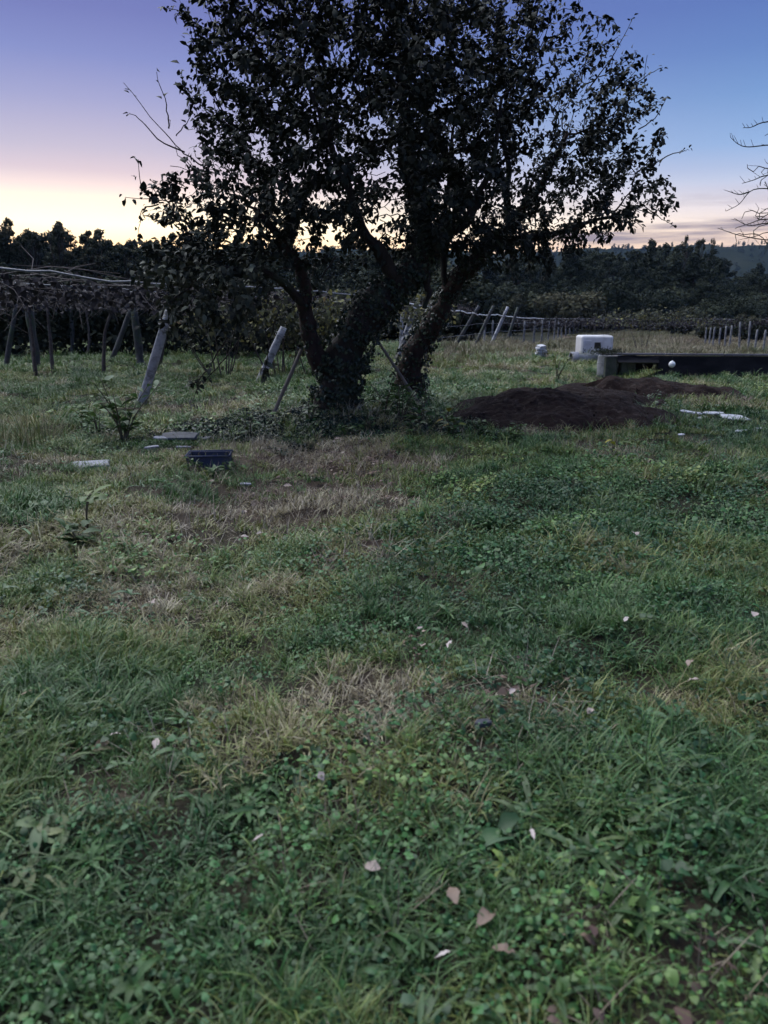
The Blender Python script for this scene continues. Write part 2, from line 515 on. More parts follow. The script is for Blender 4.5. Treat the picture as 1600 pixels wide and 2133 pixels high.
DRY = [(620, 965, 1.7, .8, .85), (450, 1010, 1.0, .6, .4), (760, 1010, 1.0, .6, .75), (520, 1090, .7, .5, .35), (815, 1190, .24, .8, .85), (760, 1330, .16, .4, .25),
       (330, 1275, .4, .3, .7), (1000, 765, 2.6, 5.0, .75), (1420, 1430, .45, .3, .45), (1090, 1480, .3, .25, .35), (330, 1560, .25, .2, .4),
       (430, 850, .9, 1.0, .6), (1300, 950, 1.6, .6, .35), (1560, 840, 1.2, 1.0, .8), (40, 960, .8, .5, .3), (780, 1480, .2, .25, .12),
       (470, 1310, .35, .2, .3), (1030, 1500, .2, .12, .6), (250, 1640, .3, .25, .3), (900, 1950, .25, .2, .6), (700, 1050, .8, .4, .4)]
LUSH = [(1150, 1130, 1.4, 1.3, 1.0), (1400, 1030, 1.6, 1.0, .9), (1050, 1230, .6, .6, .8), (950, 1150, .5, .6, .6), (1250, 1600, .6, .5, .8),
        (1000, 1700, .4, .4, .6), (650, 1380, .4, .3, .5), (330, 1480, .4, .3, .5), (650, 1900, .6, .4, .7), (1300, 1850, .7, .5, .9), (150, 1950, .4, .4, .7)]


def dryness(x, y):
    v = gauss_sum(x, y, DRY)
    far = sstep(y, 27, 36) * sstep(x - (-4.5 + .345 * (y - 13.7)), -2, 3)
    v = np.maximum(v, far * .95)
    v = v + .07 * (1 - sstep(x, -.6, .9)) * (1 - sstep(y, 12, 20)) + (vn(x * 1.3, y * 1.3, 21) - .5) * .45 + (vn(x * 3.4, y * 3.4, 22) - .5) * .4
    return np.clip(v, 0, 1)


def lushness(x, y):
    v = gauss_sum(x, y, LUSH) + (vn(x * 1.1, y * 1.1, 31) - .5) * .5 + (vn(x * 3.2, y * 3.2, 32) - .5) * .3
    return np.clip(v, 0, 1)


xs = np.concatenate([-np.geomspace(1450, 12.3, 46), np.arange(-12, 14.01, .13), np.geomspace(14.3, 1450, 46)])
ys = np.concatenate([-np.geomspace(300, 3.2, 20), np.arange(-3, 30, .13), np.geomspace(30.2, 1500, 60)])
GX, GY = np.meshgrid(xs, ys)
V = np.stack([GX.ravel(), GY.ravel(), gz(GX, GY).ravel()], 1)
nx, ny = len(xs), len(ys)
ii = (np.arange(ny - 1)[:, None] * nx + np.arange(nx - 1)[None]).ravel()
ground = link(bpy.data.objects.new('ground', fast_mesh('ground', V, [np.stack([ii, ii + 1, ii + nx + 1, ii + nx], 1)], ground_mat(),
              {'dry': dryness(V[:, 0], V[:, 1])}, True)))
tag(ground, 'uneven meadow ground with worn earth showing through', None, None, 'structure')


# ------------------------------------------------------------------ scatter of uncountable stuff
def scatter(name, label, cat, protos, pos, rot, scl, idx, tint):
    src = bpy.data.collections.new(name + '_sources')
    for k, me in enumerate(protos):
        src.objects.link(bpy.data.objects.new('%s_source_%02d' % (name, k), me))
    me = bpy.data.meshes.new(name)
    n = len(pos)
    me.vertices.add(n)
    me.vertices.foreach_set('co', np.asarray(pos, np.float32).ravel())
    a = me.attributes.new('rot', 'FLOAT_VECTOR', 'POINT'); a.data.foreach_set('vector', np.asarray(rot, np.float32).ravel())
    a = me.attributes.new('scl', 'FLOAT', 'POINT'); a.data.foreach_set('value', np.asarray(scl, np.float32))
    a = me.attributes.new('idx', 'INT', 'POINT'); a.data.foreach_set('value', np.asarray(idx, np.int32))
    a = me.attributes.new('tint', 'FLOAT', 'POINT'); a.data.foreach_set('value', np.asarray(tint, np.float32))
    o = link(bpy.data.objects.new(name, me))
    t = bpy.data.node_groups.new(name + '_nodes', 'GeometryNodeTree')
    t.interface.new_socket('Geometry', in_out='INPUT', socket_type='NodeSocketGeometry')
    t.interface.new_socket('Geometry', in_out='OUTPUT', socket_type='NodeSocketGeometry')
    gi = t.nodes.new('NodeGroupInput'); go = t.nodes.new('NodeGroupOutput')
    ci = t.nodes.new('GeometryNodeCollectionInfo'); ci.inputs['Collection'].default_value = src
    ci.inputs['Separate Children'].default_value = True; ci.inputs['Reset Children'].default_value = True
    ip = t.nodes.new('GeometryNodeInstanceOnPoints'); ip.inputs['Pick Instance'].default_value = True

    def na(nm, ty):
        q = t.nodes.new('GeometryNodeInputNamedAttribute'); q.data_type = ty; q.inputs['Name'].default_value = nm
        return next(s for s in q.outputs if s.enabled and s.name == 'Attribute')
    lk(t, gi.outputs[0], ip.inputs['Points']); lk(t, ci.outputs[0], ip.inputs['Instance'])
    lk(t, na('idx', 'INT'), ip.inputs['Instance Index']); lk(t, na('rot', 'FLOAT_VECTOR'), ip.inputs['Rotation'])
    lk(t, na('scl', 'FLOAT'), ip.inputs['Scale']); lk(t, ip.outputs[0], go.inputs[0])
    md = o.modifiers.new('scatter', 'NODES'); md.node_group = t
    return tag(o, label, cat, None, 'stuff')


def blades(n, lo, hi, w, lean, spread, seed, segs=3, droop=.5, mat='grass'):
    r = np.random.default_rng(seed)
    b = MB()
    for i in range(n):
        L = r.uniform(lo, hi); az = r.uniform(0, 6.283); ln = abs(r.normal(lean, lean * .6)) + .05
        o = np.array([*(r.normal(0, spread, 2)), 0.0])
        h = np.array([math.cos(az), math.sin(az), 0]); sd = np.array([-h[1], h[0], 0])
        p = o.copy(); ang = ln; pts = []
        for k in range(segs + 1):
            pts.append(p.copy())
            p = p + (h * math.sin(ang) + np.array([0, 0, math.cos(ang)])) * L / segs
            ang = min(ang + droop * r.uniform(.4, 1.4) * 2 / segs, 2.3)
        ww = w * r.uniform(.6, 1.3)
        V = []
        for k, q in enumerate(pts[:-1]):
            f = (1, .95, .75, .5)[min(k, 3)]
            V += [q - sd * ww * f / 2, q + sd * ww * f / 2]
        V.append(pts[-1])
        Q = [(2 * k, 2 * k + 1, 2 * k + 3, 2 * k + 2) for k in range(segs - 1)]
        b.add(V, Q, [(2 * segs - 2, 2 * segs - 1, 2 * segs)], r.uniform(0, 1))
    return b.mesh('grass_tuft', M[mat])


def leaflets(n, size, spread, h0, h1, seed, mat='clover', asp=.85):
    r = np.random.default_rng(seed)
    b = MB()
    pos = np.column_stack([r.normal(0, spread, n), r.normal(0, spread, n), r.uniform(h0, h1, n)])
    az = r.uniform(0, 6.283, n)
    d = np.column_stack([np.cos(az), np.sin(az), r.normal(.1, .35, n)])
    nr = np.column_stack([r.normal(0, .4, n), r.normal(0, .4, n), np.ones(n)])
    L = size * r.uniform(.6, 1.3, n)
    b.leaves(pos, d, nr, L, L * asp, r.uniform(0, 1, n), .2)
    return b.mesh('leaflet_clump', M[mat])


def rosette_mb(n, L, W, seed, lobes=4, up=.5, tint=None, jag=.35, irr=.25):
    """a flat rosette of toothed leaves (dandelion, sow thistle, dock)"""
    r = np.random.default_rng(seed)
    b = MB()
    for i in range(n):
        az = i / n * 6.283 + r.normal(0, irr); l = L * r.uniform(max(.25, .7 - irr * .4), 1.15); w = W * r.uniform(.7, 1.3)
        h = np.array([math.cos(az), math.sin(az), 0]); sd = np.array([-h[1], h[0], 0])
        el = up * r.uniform(.3, 1.3); V = []; m = lobes * 2 + 1
        tw = r.normal(0, .25)
        for k in range(m + 1):
            t = k / m
            c = h * l * t * math.cos(el * (1 - t * .6)) + np.array([0, 0, 1]) * (l * math.sin(el) * (t - .75 * t * t * 1.1) + .01)
            prof = (math.sin(min(t * 1.12 + .06, 1) * math.pi * .92) ** .8) * (.45 + .55 * t)
            tooth = 1 - (jag if k % 2 else 0)
            ww = w * prof * tooth + .002
            V += [c - sd * ww + np.array([0, 0, ww * (.25 + tw)]), c, c + sd * ww + np.array([0, 0, ww * (.25 - tw)])]
        Q = []
        for k in range(m):
            a = 3 * k
            Q += [(a, a + 1, a + 4, a + 3), (a + 1, a + 2, a + 5, a + 4)]
        b.add(V, Q, None, r.uniform(0, 1) if tint is None else tint + r.uniform(-.1, .1))
    return b


def band_points(n, y0, y1, extra=1.8, k=.56):
    """even sampling of the part of the meadow in view between two depths, with a margin to the sides"""
    out = []
    while sum(len(o) for o in out) < n:
        y = rng.uniform(y0, y1, n); w = k * y1 + extra
        x = rng.uniform(-w, w, n)
        keep = np.abs(x) < k * y + extra
        out.append(np.column_stack([x[keep], y[keep]]))
    return np.concatenate(out)[:n]


def euler(n, tilt=.15):
    return np.column_stack([rng.normal(0, tilt, n), rng.normal(0, tilt, n), rng.uniform(0, 6.283, n)])


def lift(xy, dz=0.0):
    return np.column_stack([xy, gz(xy[:, 0], xy[:, 1]) + dz])


MOUNDS = [(2.75, 11.0, 1.75, 1.1, .27), (5.4, 14.4, 1.9, .95, .30), (3.35, 13.2, 1.5, 1.3, .22), (1.7, 12.0, .8, .8, .17)]
WALL_A, WALL_B = np.array([5.95, 20.2]), np.array([16.5, 19.2])


def clear_of_soil(x, y):
    k = np.ones(len(x), bool)
    for (cx, cy, rx, ry, h) in MOUNDS:
        k &= (((x - cx) / rx) ** 2 + ((y - cy) / ry) ** 2 > .72 + .3 * (vn(x * 3, y * 3, 77) - .5))
    return k


def tuft_into(b, r, o, n, lo, hi, w, lean, spread, segs, droop, t0, tvar=.18):
    base_az = r.uniform(0, 6.283)
    for i in range(n):
        L = r.uniform(lo, hi); az = base_az + r.normal(0, 1.5); ln = abs(r.normal(lean, lean * .55)) + .05
        h = np.array([math.cos(az), math.sin(az), 0]); sd = np.array([-h[1], h[0], 0])
        p = np.array([o[0] + r.normal(0, spread), o[1] + r.normal(0, spread), -.006]); ang = ln; pts = []
        for k in range(segs + 1):
            pts.append(p.copy())
            p = p + (h * math.sin(ang) + np.array([0, 0, math.cos(ang)])) * L / segs
            ang = min(ang + droop * r.uniform(.4, 1.4) * 2 / segs, 2.1)
        ww = w * r.uniform(.6, 1.35)
        V = []
        for k, q in enumerate(pts[:-1]):
            f = (1, .95, .75, .5)[min(k, 3)]
            q = q + np.array([0, 0, .004]) if q[2] < .004 and k else q
            V += [q - sd * ww * f / 2, q + sd * ww * f / 2]
        V.append(pts[-1])
        Q = [(2 * k, 2 * k + 1, 2 * k + 3, 2 * k + 2) for k in range(segs - 1)]
        b.add(V, Q, [(2 * segs - 2, 2 * segs - 1, 2 * segs)], float(np.clip(t0 + r.normal(0, tvar), 0, 1)))


def grass_patch(size, dens, seed, k=1.0, w=.005, long=.15, nb=13, mat='grass', lo=.035, hi=.09, lean=.6, droop=.6):
    r = np.random.default_rng(seed)
    b = MB()
    n = max(1, int(dens * size * size))
    for _ in range(n):
        o = r.uniform(-.5, .5, 2) * size * 1.15
        cl = vn(o[0] * 9 / k, o[1] * 9 / k, seed)
        if r.random() > .35 + cl: continue
        lg = r.random() < long * 1.6 * cl
        t0 = .5 + (vn(o[0] * 7 / k + 5, o[1] * 7 / k, seed + 3) - .5) * .7
        if lg: tuft_into(b, r, o, nb, lo * 2.4 * k, hi * 2.1 * k, w, lean * .8, .02 * k, 4, droop * 1.25, t0 + .1)
        else: tuft_into(b, r, o, nb, lo * k * (.7 + .6 * cl), hi * k * (.7 + .6 * cl), w, lean, .022 * k, 3, droop, t0)
    return b.mesh('grass_patch', M[mat])


def leaf_patch(size, dens, seed, lsize, mat, h0, h1, asp, clump=8, nl=14, sp=.035, tilt=.4):
    r = np.random.default_rng(seed)
    b = MB()
    n = max(1, int(dens * size * size)); pos = []; tn = []
    for _ in range(n):
        o = r.uniform(-.5, .5, 2) * size * 1.15
        c = vn(o[0] * clump, o[1] * clump, seed)
        if r.random() > .25 + c * 1.1: continue
        m = r.integers(nl // 2, nl + 1)
        pos.append(np.column_stack([o[0] + r.normal(0, sp, m), o[1] + r.normal(0, sp, m), r.uniform(h0, h0 + (h1 - h0) * (.4 + .8 * c), m)]))
        tn.append(np.clip(.5 + (vn(o[0] * 6 + 9, o[1] * 6, seed) - .5) * .8 + r.normal(0, .15, m), 0, 1))
    pos = np.concatenate(pos); tn = np.concatenate(tn); m = len(pos)
    az = r.uniform(0, 6.283, m)
    L = lsize * r.uniform(.4, 1.0, m) * np.where(r.random(m) < .12, 1.9, 1.15)
    b.leaves(pos, np.column_stack([np.cos(az), np.sin(az), r.normal(.15, tilt, m)]), np.column_stack([r.normal(0, tilt, m), r.normal(0, tilt, m), np.ones(m)]), L, L * asp, tn, .25)
    return b.mesh('leaf_patch', M[mat])


def weed_patch(size, n, seed, k=1.0):
    r = np.random.default_rng(seed)
    b = MB()
    for i in range(n):
        o = np.array([*(r.uniform(-.55, .55, 2) * size), .004 + r.uniform(0, .02)])
        sp = r.random()
        if sp < .3:      # long toothed leaves
            q = rosette_mb(r.integers(3, 6), r.uniform(.05, .11) * k, r.uniform(.006, .012) * k, seed * 31 + i, r.integers(3, 6), r.uniform(.5, 1.0), None, r.uniform(.2, .5), 1.2)
        elif sp < .7:    # broad rounded leaves
            q = rosette_mb(r.integers(2, 5), r.uniform(.04, .095) * k, r.uniform(.012, .027) * k, seed * 31 + i, 2, r.uniform(.3, 1.0), None, r.uniform(.02, .15), 1.6)
        else:            # narrow ribwort leaves
            q = rosette_mb(r.integers(3, 7), r.uniform(.07, .14) * k, r.uniform(.004, .008) * k, seed * 31 + i, 2, r.uniform(.6, 1.15), None, .03, 1.3)
        for V, A in zip(q.V, q.A): V += o
        b.add(np.concatenate(q.V), np.concatenate(q.Q), None, np.concatenate(q.A))
    return b.mesh('weed_patch', M['weed'])


def cells(y0, y1, size, extra=1.8, k=.56, x0=None):
    """a jittered grid over the part of the meadow in view (with a margin)"""
    out = []
    for y in np.arange(y0, y1, size):
        w = k * (y + size) + extra
        x = np.arange(-w, w, size)
        out.append(np.column_stack([x, np.full(len(x), y)]))
    p = np.concatenate(out)
    return p + rng.uniform(-.2, .2, p.shape) * size


def lay(p):
    """rotation of patches laid on the slope of the ground"""
    x, y = p[:, 0], p[:, 1]; e = .08
    sx = (gz(x + e, y) - gz(x - e, y)) / (2 * e); sy = (gz(x, y + e) - gz(x, y - e)) / (2 * e)
    a = rng.uniform(0, 6.283, len(p)); c, s_ = np.cos(a), np.sin(a)
    lx, ly = c * sx + s_ * sy, -s_ * sx + c * sy
    return np.column_stack([np.arctan(ly), -np.arctan(lx), a])


def grass_set():
    cat = np.concatenate
    # --- grass: three zones of depth, three thicknesses of growth, four of each
    protos, pos, rot, scl, idx, tint = [], [], [], [], [], []
    for zi, (y0, y1, size, k, w, nb, dn) in enumerate(((.45, 4.6, .30, 1.0, .0044, 14, 1150), (4.6, 10.2, .42, 1.1, .006, 12, 560), (10.2, 22, .85, 1.45, .010, 10, 210))):
        b0 = len(protos)
        for f, lg in ((.25, .03), (.6, .04), (.9, .16)):
            for v in range(4):
                protos.append(grass_patch(size, dn * f, 1000 + zi * 50 + len(protos), k, w, lg, nb))
        p = cells(y0, y1, size * .92)
        p = p[clear_of_soil(p[:, 0], p[:, 1])]
        x, y = p[:, 0], p[:, 1]; m = len(p)
        dr, lu = dryness(x, y), lushness(x, y)
        q = 1.1 - dr * 1.15 - lu * .35 + (vn(x * 1.6, y * 1.6, 44) - .5) * 1.3 + rng.normal(0, .15, m)
        lev = np.where(q < .45, 0, np.where(q < 1.02, 1, 2))
        pos.append(lift(p)); rot.append(lay(p)); scl.append(rng.uniform(.85, 1.25, m)); idx.append(b0 + lev * 4 + rng.integers(0, 4, m))
        tn = .33 + dr * .55 - lu * .12 + (vn(x * 1.1, y * 1.1, 61) - .5) * .65 + (vn(x * 2.6, y * 2.6, 62) - .5) * .6 + rng.normal(0, .06, m) + .22 * (vn(x * 1.9, y * 1.9, 64) > .66)
        tint.append(np.clip(tn, 0, 1))
    scatter('grass', 'short tangled meadow grass covering the ground', 'grass', protos, cat(pos), cat(rot), cat(scl), cat(idx), cat(tint))
    # --- farther lawn and pasture
    protos = [grass_patch(1.5, 46, 1300 + v, 2.0, .016, .2, 11) for v in range(5)]
    p = cells(22, 48, 1.35, 4)
    x, y = p[:, 0], p[:, 1]
    L_ = -4.5 + .345 * (y - 13.7)
    kk = rng.random(len(p)) > .85 * sstep(y, 27, 36) * sstep(x - L_, -2, 3)
    p = p[kk]; m = len(p)
    tn = .42 + dryness(p[:, 0], p[:, 1]) * .3 + (vn(p[:, 0] * .5, p[:, 1] * .5, 63) - .5) * .45 + rng.normal(0, .06, m)
    scatter('pasture_grass', 'green pasture grass beyond the fruit trees', 'grass', protos, lift(p), lay(p), rng.uniform(.8, 1.2, m),
            rng.integers(0, 5, m), np.clip(tn, 0, 1))
    # --- leafy ground cover
    protos, pos, rot, scl, idx, tint = [], [], [], [], [], []
    for zi, (y0, y1, size, ls, dn, h) in enumerate(((.45, 4.6, .30, .019, 340, .07), (4.6, 10.2, .42, .026, 210, .11), (10.2, 16, .85, .04, 80, .13))):
        b0 = len(protos)
        for f in (.3, 1.0):
            for v in range(4):
                protos.append(leaf_patch(size, dn * f, 1400 + len(protos), ls, 'clover', .012, h, .8, 8 / (1 + zi * .5), 14, .035 * (1 + zi * .4)))
        p = cells(y0, y1, size * .95)
        x, y = p[:, 0], p[:, 1]
        lu = lushness(x, y) - dryness(x, y) * .8 + .14 + rng.normal(0, .12, len(p))
        kk = (lu > .1) & clear_of_soil(x, y)
        p, lu = p[kk], lu[kk]; m = len(p)
        pos.append(lift(p)); rot.append(lay(p)); scl.append(rng.uniform(.85, 1.25, m)); idx.append(b0 + np.where(lu < .42, 0, 4) + rng.integers(0, 4, m))
        tint.append(np.clip(.45 + (vn(p[:, 0] * 1.5, p[:, 1] * 1.5, 66) - .5) * 1.0 + (vn(p[:, 0] * 3.5, p[:, 1] * 3.5, 67) - .5) * .5 + rng.normal(0, .06, m), 0, 1))
    scatter('clover_cover', 'low leafy clover spreading over the meadow on the right', 'clover', protos, cat(pos), cat(rot), cat(scl), cat(idx), cat(tint))
    # --- broad-leaved weeds, thick near the viewer
    protos = [weed_patch(.32, 8, 1500 + v, 1.1) for v in range(4)] + [weed_patch(.32, 4, 1510 + v) for v in range(4)] + [weed_patch(.5, 3, 1520 + v, 1.3) for v in range(4)]
    pos, rot, scl, idx = [], [], [], []
    for (y0, y1, size, o, pr) in ((.45, 2.5, .32, 0, .75), (2.5, 5.2, .34, 4, .6), (5.2, 10, .5, 8, .42)):
        p = cells(y0, y1, size)
        x, y = p[:, 0], p[:, 1]
        kk = (rng.random(len(p)) < pr * (1 - .7 * dryness(x, y)) * (.35 + 1.2 * vn(x * 1.4, y * 1.4, 68))) & clear_of_soil(x, y)
        p = p[kk]; m = len(p)
        pos.append(lift(p)); rot.append(lay(p)); scl.append(rng.uniform(.75, 1.3, m)); idx.append(o + rng.integers(0, 4, m))
    pos = cat(pos); m = len(pos)
    scatter('broad_weeds', 'broad-leaved weeds mixed into the grass near the viewer', 'weeds', protos, pos, cat(rot), cat(scl), cat(idx), np.clip(rng.normal(.45, .2, m), 0, 1))
    # --- straw and leaf litter on the worn ground
    for (nm, lab, ct, lo) in (('straw_litter', 'pale straw lying on the worn strip of ground', 'straw', .22), ('leaf_litter', 'brown leaf litter around the foot of the tree', 'leaf litter', .52)):
        protos, pos, rot, scl, idx = [], [], [], [], []
        for zi, (y0, y1, size, k, dn) in enumerate(((.5, 4.6, .32, .9, 120), (4.6, 10.2, .45, 1.1, 110), (10.2, 17, .9, 1.5, 45))):
            for v in range(3):
                if lo < .3: protos.append(grass_patch(size, dn, 1600 + zi * 9 + v, k, .0034 * k, 0, 7, 'straw', .08, .2, 1.35, .15))
                else: protos.append(leaf_patch(size, dn * .8, 1650 + zi * 9 + v, .036 * k, 'litter', .006, .03, .65, 7, 6, .05, .35))
            p = cells(y0, y1, size)
            dr = dryness(p[:, 0], p[:, 1])
            kk = (dr + rng.normal(0, .12, len(p)) > lo + .1) & clear_of_soil(p[:, 0], p[:, 1])
            p = p[kk]; pos.append(lift(p, .006)); rot.append(lay(p)); scl.append(rng.uniform(.8, 1.25, len(p))); idx.append(zi * 3 + rng.integers(0, 3, len(p)))
        pos = cat(pos); m = len(pos)
        scatter(nm, lab, ct, protos, pos, cat(rot), cat(scl), cat(idx), rng.random(m))
    # --- tall dry grass of the far field
    protos = [grass_patch(2.4, 13, 1700 + v, 2.7, .02, .12, 12, 'drygrass', .05, .12, .35, .5) for v in range(5)]
    out = []
    for (y0, y1, sz) in ((27, 60, 2.1), (60, 150, 3.2)):
        out.append(cells(y0, y1, sz, 8, .62))
    p = cat(out)
    L_ = -4.5 + .345 * (p[:, 1] - 13.7)
    p = p[(p[:, 0] > L_ - 2 + 4 * rng.random(len(p)))]
    p = p[~((p[:, 1] < 37) & (p[:, 0] > 5.5))]; m = len(p)
    scatter('tall_dry_grass', 'tall tawny grass of the far field by the vineyard', 'dry grass', protos, lift(p), lay(p),
            rng.uniform(.8, 1.35, m), rng.integers(0, 5, m), np.clip(rng.normal(.5, .12, m) + (vn(p[:, 0] * .15, p[:, 1] * .1, 8) - .5) * .7, 0, 1))


grass_set()


# ------------------------------------------------------------------ far hills and woods
def hill(name, label, y, prof, mat, depth):
    """a ridge whose crest follows prof [(photo x, photo y)] at distance y"""
    pts = np.array([P(a, b, y) for a, b in prof])
    nx_ = 160
    xs_ = np.linspace(pts[0, 0], pts[-1, 0], nx_)
    zs = np.interp(xs_, pts[:, 0], pts[:, 2]) + (vn(xs_ / (y * .02), xs_ * 0, 91) - .5) * y * .004
    rows = [(-depth, 0), (-depth * .55, .45), (-depth * .25, .8), (0, 1), (depth * .4, .8), (depth, 0)]
    V = np.concatenate([np.column_stack([xs_, np.full(nx_, y + dy) + (vn(xs_ / (y * .05), xs_ * 0, 92) - .5) * depth * .2, zs * f - (1 if f == 0 else 0)]) for dy, f in rows])
    q = (np.arange(len(rows) - 1)[:, None] * nx_ + np.arange(nx_ - 1)[None]).ravel()
    o = link(bpy.data.objects.new(name, fast_mesh(name, V, [np.stack([q, q + 1, q + nx_ + 1, q + nx_], 1)], mat, None, True)))
    return tag(o, label, None, None, 'structure'), xs_, zs


M['hill'] = rough_mat('wooded_hill', (.006, .009, .006), (.018, .022, .013), .05, 1.0, 0, c3=(.022, .024, .015), s3=.012, spec=0.0)
hill('hill', 'far wooded hill behind the valley', 950, [(-1300, 490), (-600, 505), (300, 525), (700, 522), (1000, 528), (1300, 516), (1480, 512), (1600, 508), (2000, 490), (2900, 480)], M['hill'], 350)


def tree_proto(seed, h, w, kind):
    """far tree: crown of leaf clumps on a limbed trunk, base at the origin"""
    r = np.random.default_rng(seed)
    lb, tb = MB(), MB()
    tb.tube(smooth_path([(0, 0, -.3), (r.normal(0, .2), r.normal(0, .2), h * .35), (r.normal(0, .4), r.normal(0, .4), h * .8)], 4), np.linspace(.03, .01, 9) * h * .6, 6)
    lobes = []
    if kind == 'round':
        for i in range(9):
            a = r.uniform(0, 6.28); q = r.uniform(.1, .7)
            lobes.append((math.cos(a) * w * .32 * q, math.sin(a) * w * .32 * q, h * r.uniform(.42, .8), w * r.uniform(.2, .32), h * r.uniform(.14, .22)))
    elif kind == 'tall':
        for i in range(10):
            a = r.uniform(0, 6.28); q = r.uniform(0, .6)
            lobes.append((math.cos(a) * w * .4 * q, math.sin(a) * w * .4 * q, h * r.uniform(.35, .93), w * r.uniform(.14, .26), h * r.uniform(.06, .12)))
    elif kind == 'gum':                       # open crown of separate tufts on long limbs
        for i in range(26):
            a = r.uniform(0, 6.28); q = r.uniform(.05, 1)
            c = (math.cos(a) * w * .42 * q, math.sin(a) * w * .42 * q, h * (.97 - .4 * r.random() ** 1.3 - .08 * q))
            lobes.append((*c, w * r.uniform(.05, .12), h * r.uniform(.012, .034)))
            tb.tube(smooth_path([(0, 0, h * .45), (c[0] * .5, c[1] * .5, h * .6), c], 3), np.linspace(.008, .003, 5) * h, 5)
    else:                                     # bush
        for i in range(10):
            a = r.uniform(0, 6.28); q = r.uniform(.1, 1)
            lobes.append((math.cos(a) * w * .3 * q, math.sin(a) * w * .3 * q, h * r.uniform(.3, .65), w * r.uniform(.18, .28), h * r.uniform(.2, .34)))
    if kind in ('round', 'tall'):             # ragged sprays beyond the main masses
        for i in range(26):
            a = r.uniform(0, 6.28); q = r.uniform(.3, 1.0); z = r.uniform(.5, 1.04)
            k_ = math.sqrt(max(.05, 1 - ((z - .55) / .52) ** 2)) * (.5 if kind == 'round' else .34)
            lobes.append((math.cos(a) * w * k_ * q, math.sin(a) * w * k_ * q, h * z, w * r.uniform(.03, .075), h * r.uniform(.015, .05)))
    for (cx, cy, cz, rx, rz) in lobes:
        n = int(650 if rx > .13 * w else 110)
        d = nrm(r.normal(0, 1, (n, 3))); q = r.random(n) ** .4
        q = q * (1 + .35 * (vn(d[:, 0] * 3 + cx, d[:, 1] * 3 + d[:, 2] * 2, seed) - .5))
        p = np.column_stack([cx + d[:, 0] * q * rx, cy + d[:, 1] * q * rx, cz + d[:, 2] * q * rz])
        L = (.032 if kind != 'gum' else .03) * w * r.uniform(.5, 1.4, n) + .10
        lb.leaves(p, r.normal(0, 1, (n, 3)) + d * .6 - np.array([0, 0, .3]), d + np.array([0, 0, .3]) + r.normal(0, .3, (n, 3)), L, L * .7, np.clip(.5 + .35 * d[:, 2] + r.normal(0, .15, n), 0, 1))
    return tb, lb


def one_mesh(tb, lb, name, m1, m2):
    a, b_ = np.concatenate(tb.V), np.concatenate(lb.V)
    q = [np.concatenate(tb.Q), np.concatenate(lb.Q) + len(a)]
    t = [np.concatenate(tb.T), np.concatenate(lb.T) + len(a)]
    mi = np.concatenate([np.zeros(len(q[0])), np.ones(len(q[1])), np.zeros(len(t[0])), np.ones(len(t[1]))])
    return fast_mesh(name, np.vstack([a, b_]), [np.vstack(q), np.vstack(t)], [m1, m2], {'tint': np.concatenate(tb.A + lb.A)}, False, mi)


def wood(name, label, spec, seed):
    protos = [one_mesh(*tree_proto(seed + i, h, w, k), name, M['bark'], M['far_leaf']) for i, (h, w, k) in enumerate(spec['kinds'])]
    pos, scl = np.array(spec['pos']), np.array(spec['scl'])
    n = len(pos)
    r = np.random.default_rng(seed)
    rot = np.column_stack([r.normal(0, .03, n), r.normal(0, .03, n), r.uniform(0, 6.28, n)])
    return scatter(name, label, 'wood', protos, pos, rot, scl, r.integers(0, len(protos), n), r.normal(.4, .18, n).clip(0, 1))


def crest(xs_, prof):
    return np.interp(xs_, [a for a, b in prof], [b for a, b in prof])


LOW = [(6, 8, 'bush'), (7, 9, 'bush'), (5, 8, 'bush')]
KINDS = [(12, 8, 'round'), (13, 6, 'tall'), (11, 9, 'round'), (13, 7, 'tall'), (12.5, 7, 'gum'), (12.5, 8, 'gum')]
r = np.random.default_rng(3)
low_pos, low_scl = [], []
pos, scl = [], []
profL = [(-900, 470), (0, 492), (150, 500), (260, 508), (420, 512), (700, 520), (900, 530), (1000, 545)]
for i in range(190):                       # the wood behind the pergola on the left
    px = r.uniform(-900, 985); d = r.uniform(78, 125)
    t = P(px, crest(px, profL) + r.normal(4, 9), d)
    pos.append((t[0], d, 0)); scl.append(max(.3, t[2] / 12.2) * r.uniform(.86, 1.0))
for i in range(90):                        # lower growth at its foot
    px = r.uniform(-900, 960); d = r.uniform(60, 76)
    t = P(px, r.uniform(560, 600), d)
    pos.append((t[0], d, 0)); scl.append(t[2] / 12.2)
for i in range(150):
    px = r.uniform(-900, 1000); d = r.uniform(56, 70)
    low_pos.append((P(px, 600, d)[0], d, 0)); low_scl.append(r.uniform(.5, .95))
for i in range(150):
    px = r.uniform(1000, 2500); d = r.uniform(96, 116)
    low_pos.append((P(px, 600, d)[0], d, 0)); low_scl.append(r.uniform(.6, 1.1))
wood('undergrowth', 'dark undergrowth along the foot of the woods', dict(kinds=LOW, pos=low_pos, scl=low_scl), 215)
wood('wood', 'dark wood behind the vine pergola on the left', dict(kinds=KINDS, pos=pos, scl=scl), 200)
pos, scl = [], []
profR = [(1000, 560), (1060, 535), (1150, 522), (1300, 515), (1420, 516), (1490, 520), (1505, 556), (1600, 562), (2500, 540)]
for i in range(170):
    px = r.uniform(1010, 2500); d = r.uniform(120, 190)
    t = P(px, crest(px, profR) + r.normal(5, 4) + 3, d)
    pos.append((t[0], d, 0)); scl.append(max(.3, t[2] / 12.2) * r.uniform(.88, 1.0))
for i in range(90):
    px = r.uniform(1040, 2400); d = r.uniform(100, 118)
    t = P(px, r.uniform(585, 620), d)
    pos.append((t[0], d, 0)); scl.append(t[2] / 12.2)
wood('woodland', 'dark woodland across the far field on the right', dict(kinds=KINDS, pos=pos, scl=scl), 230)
pos, scl = [], []
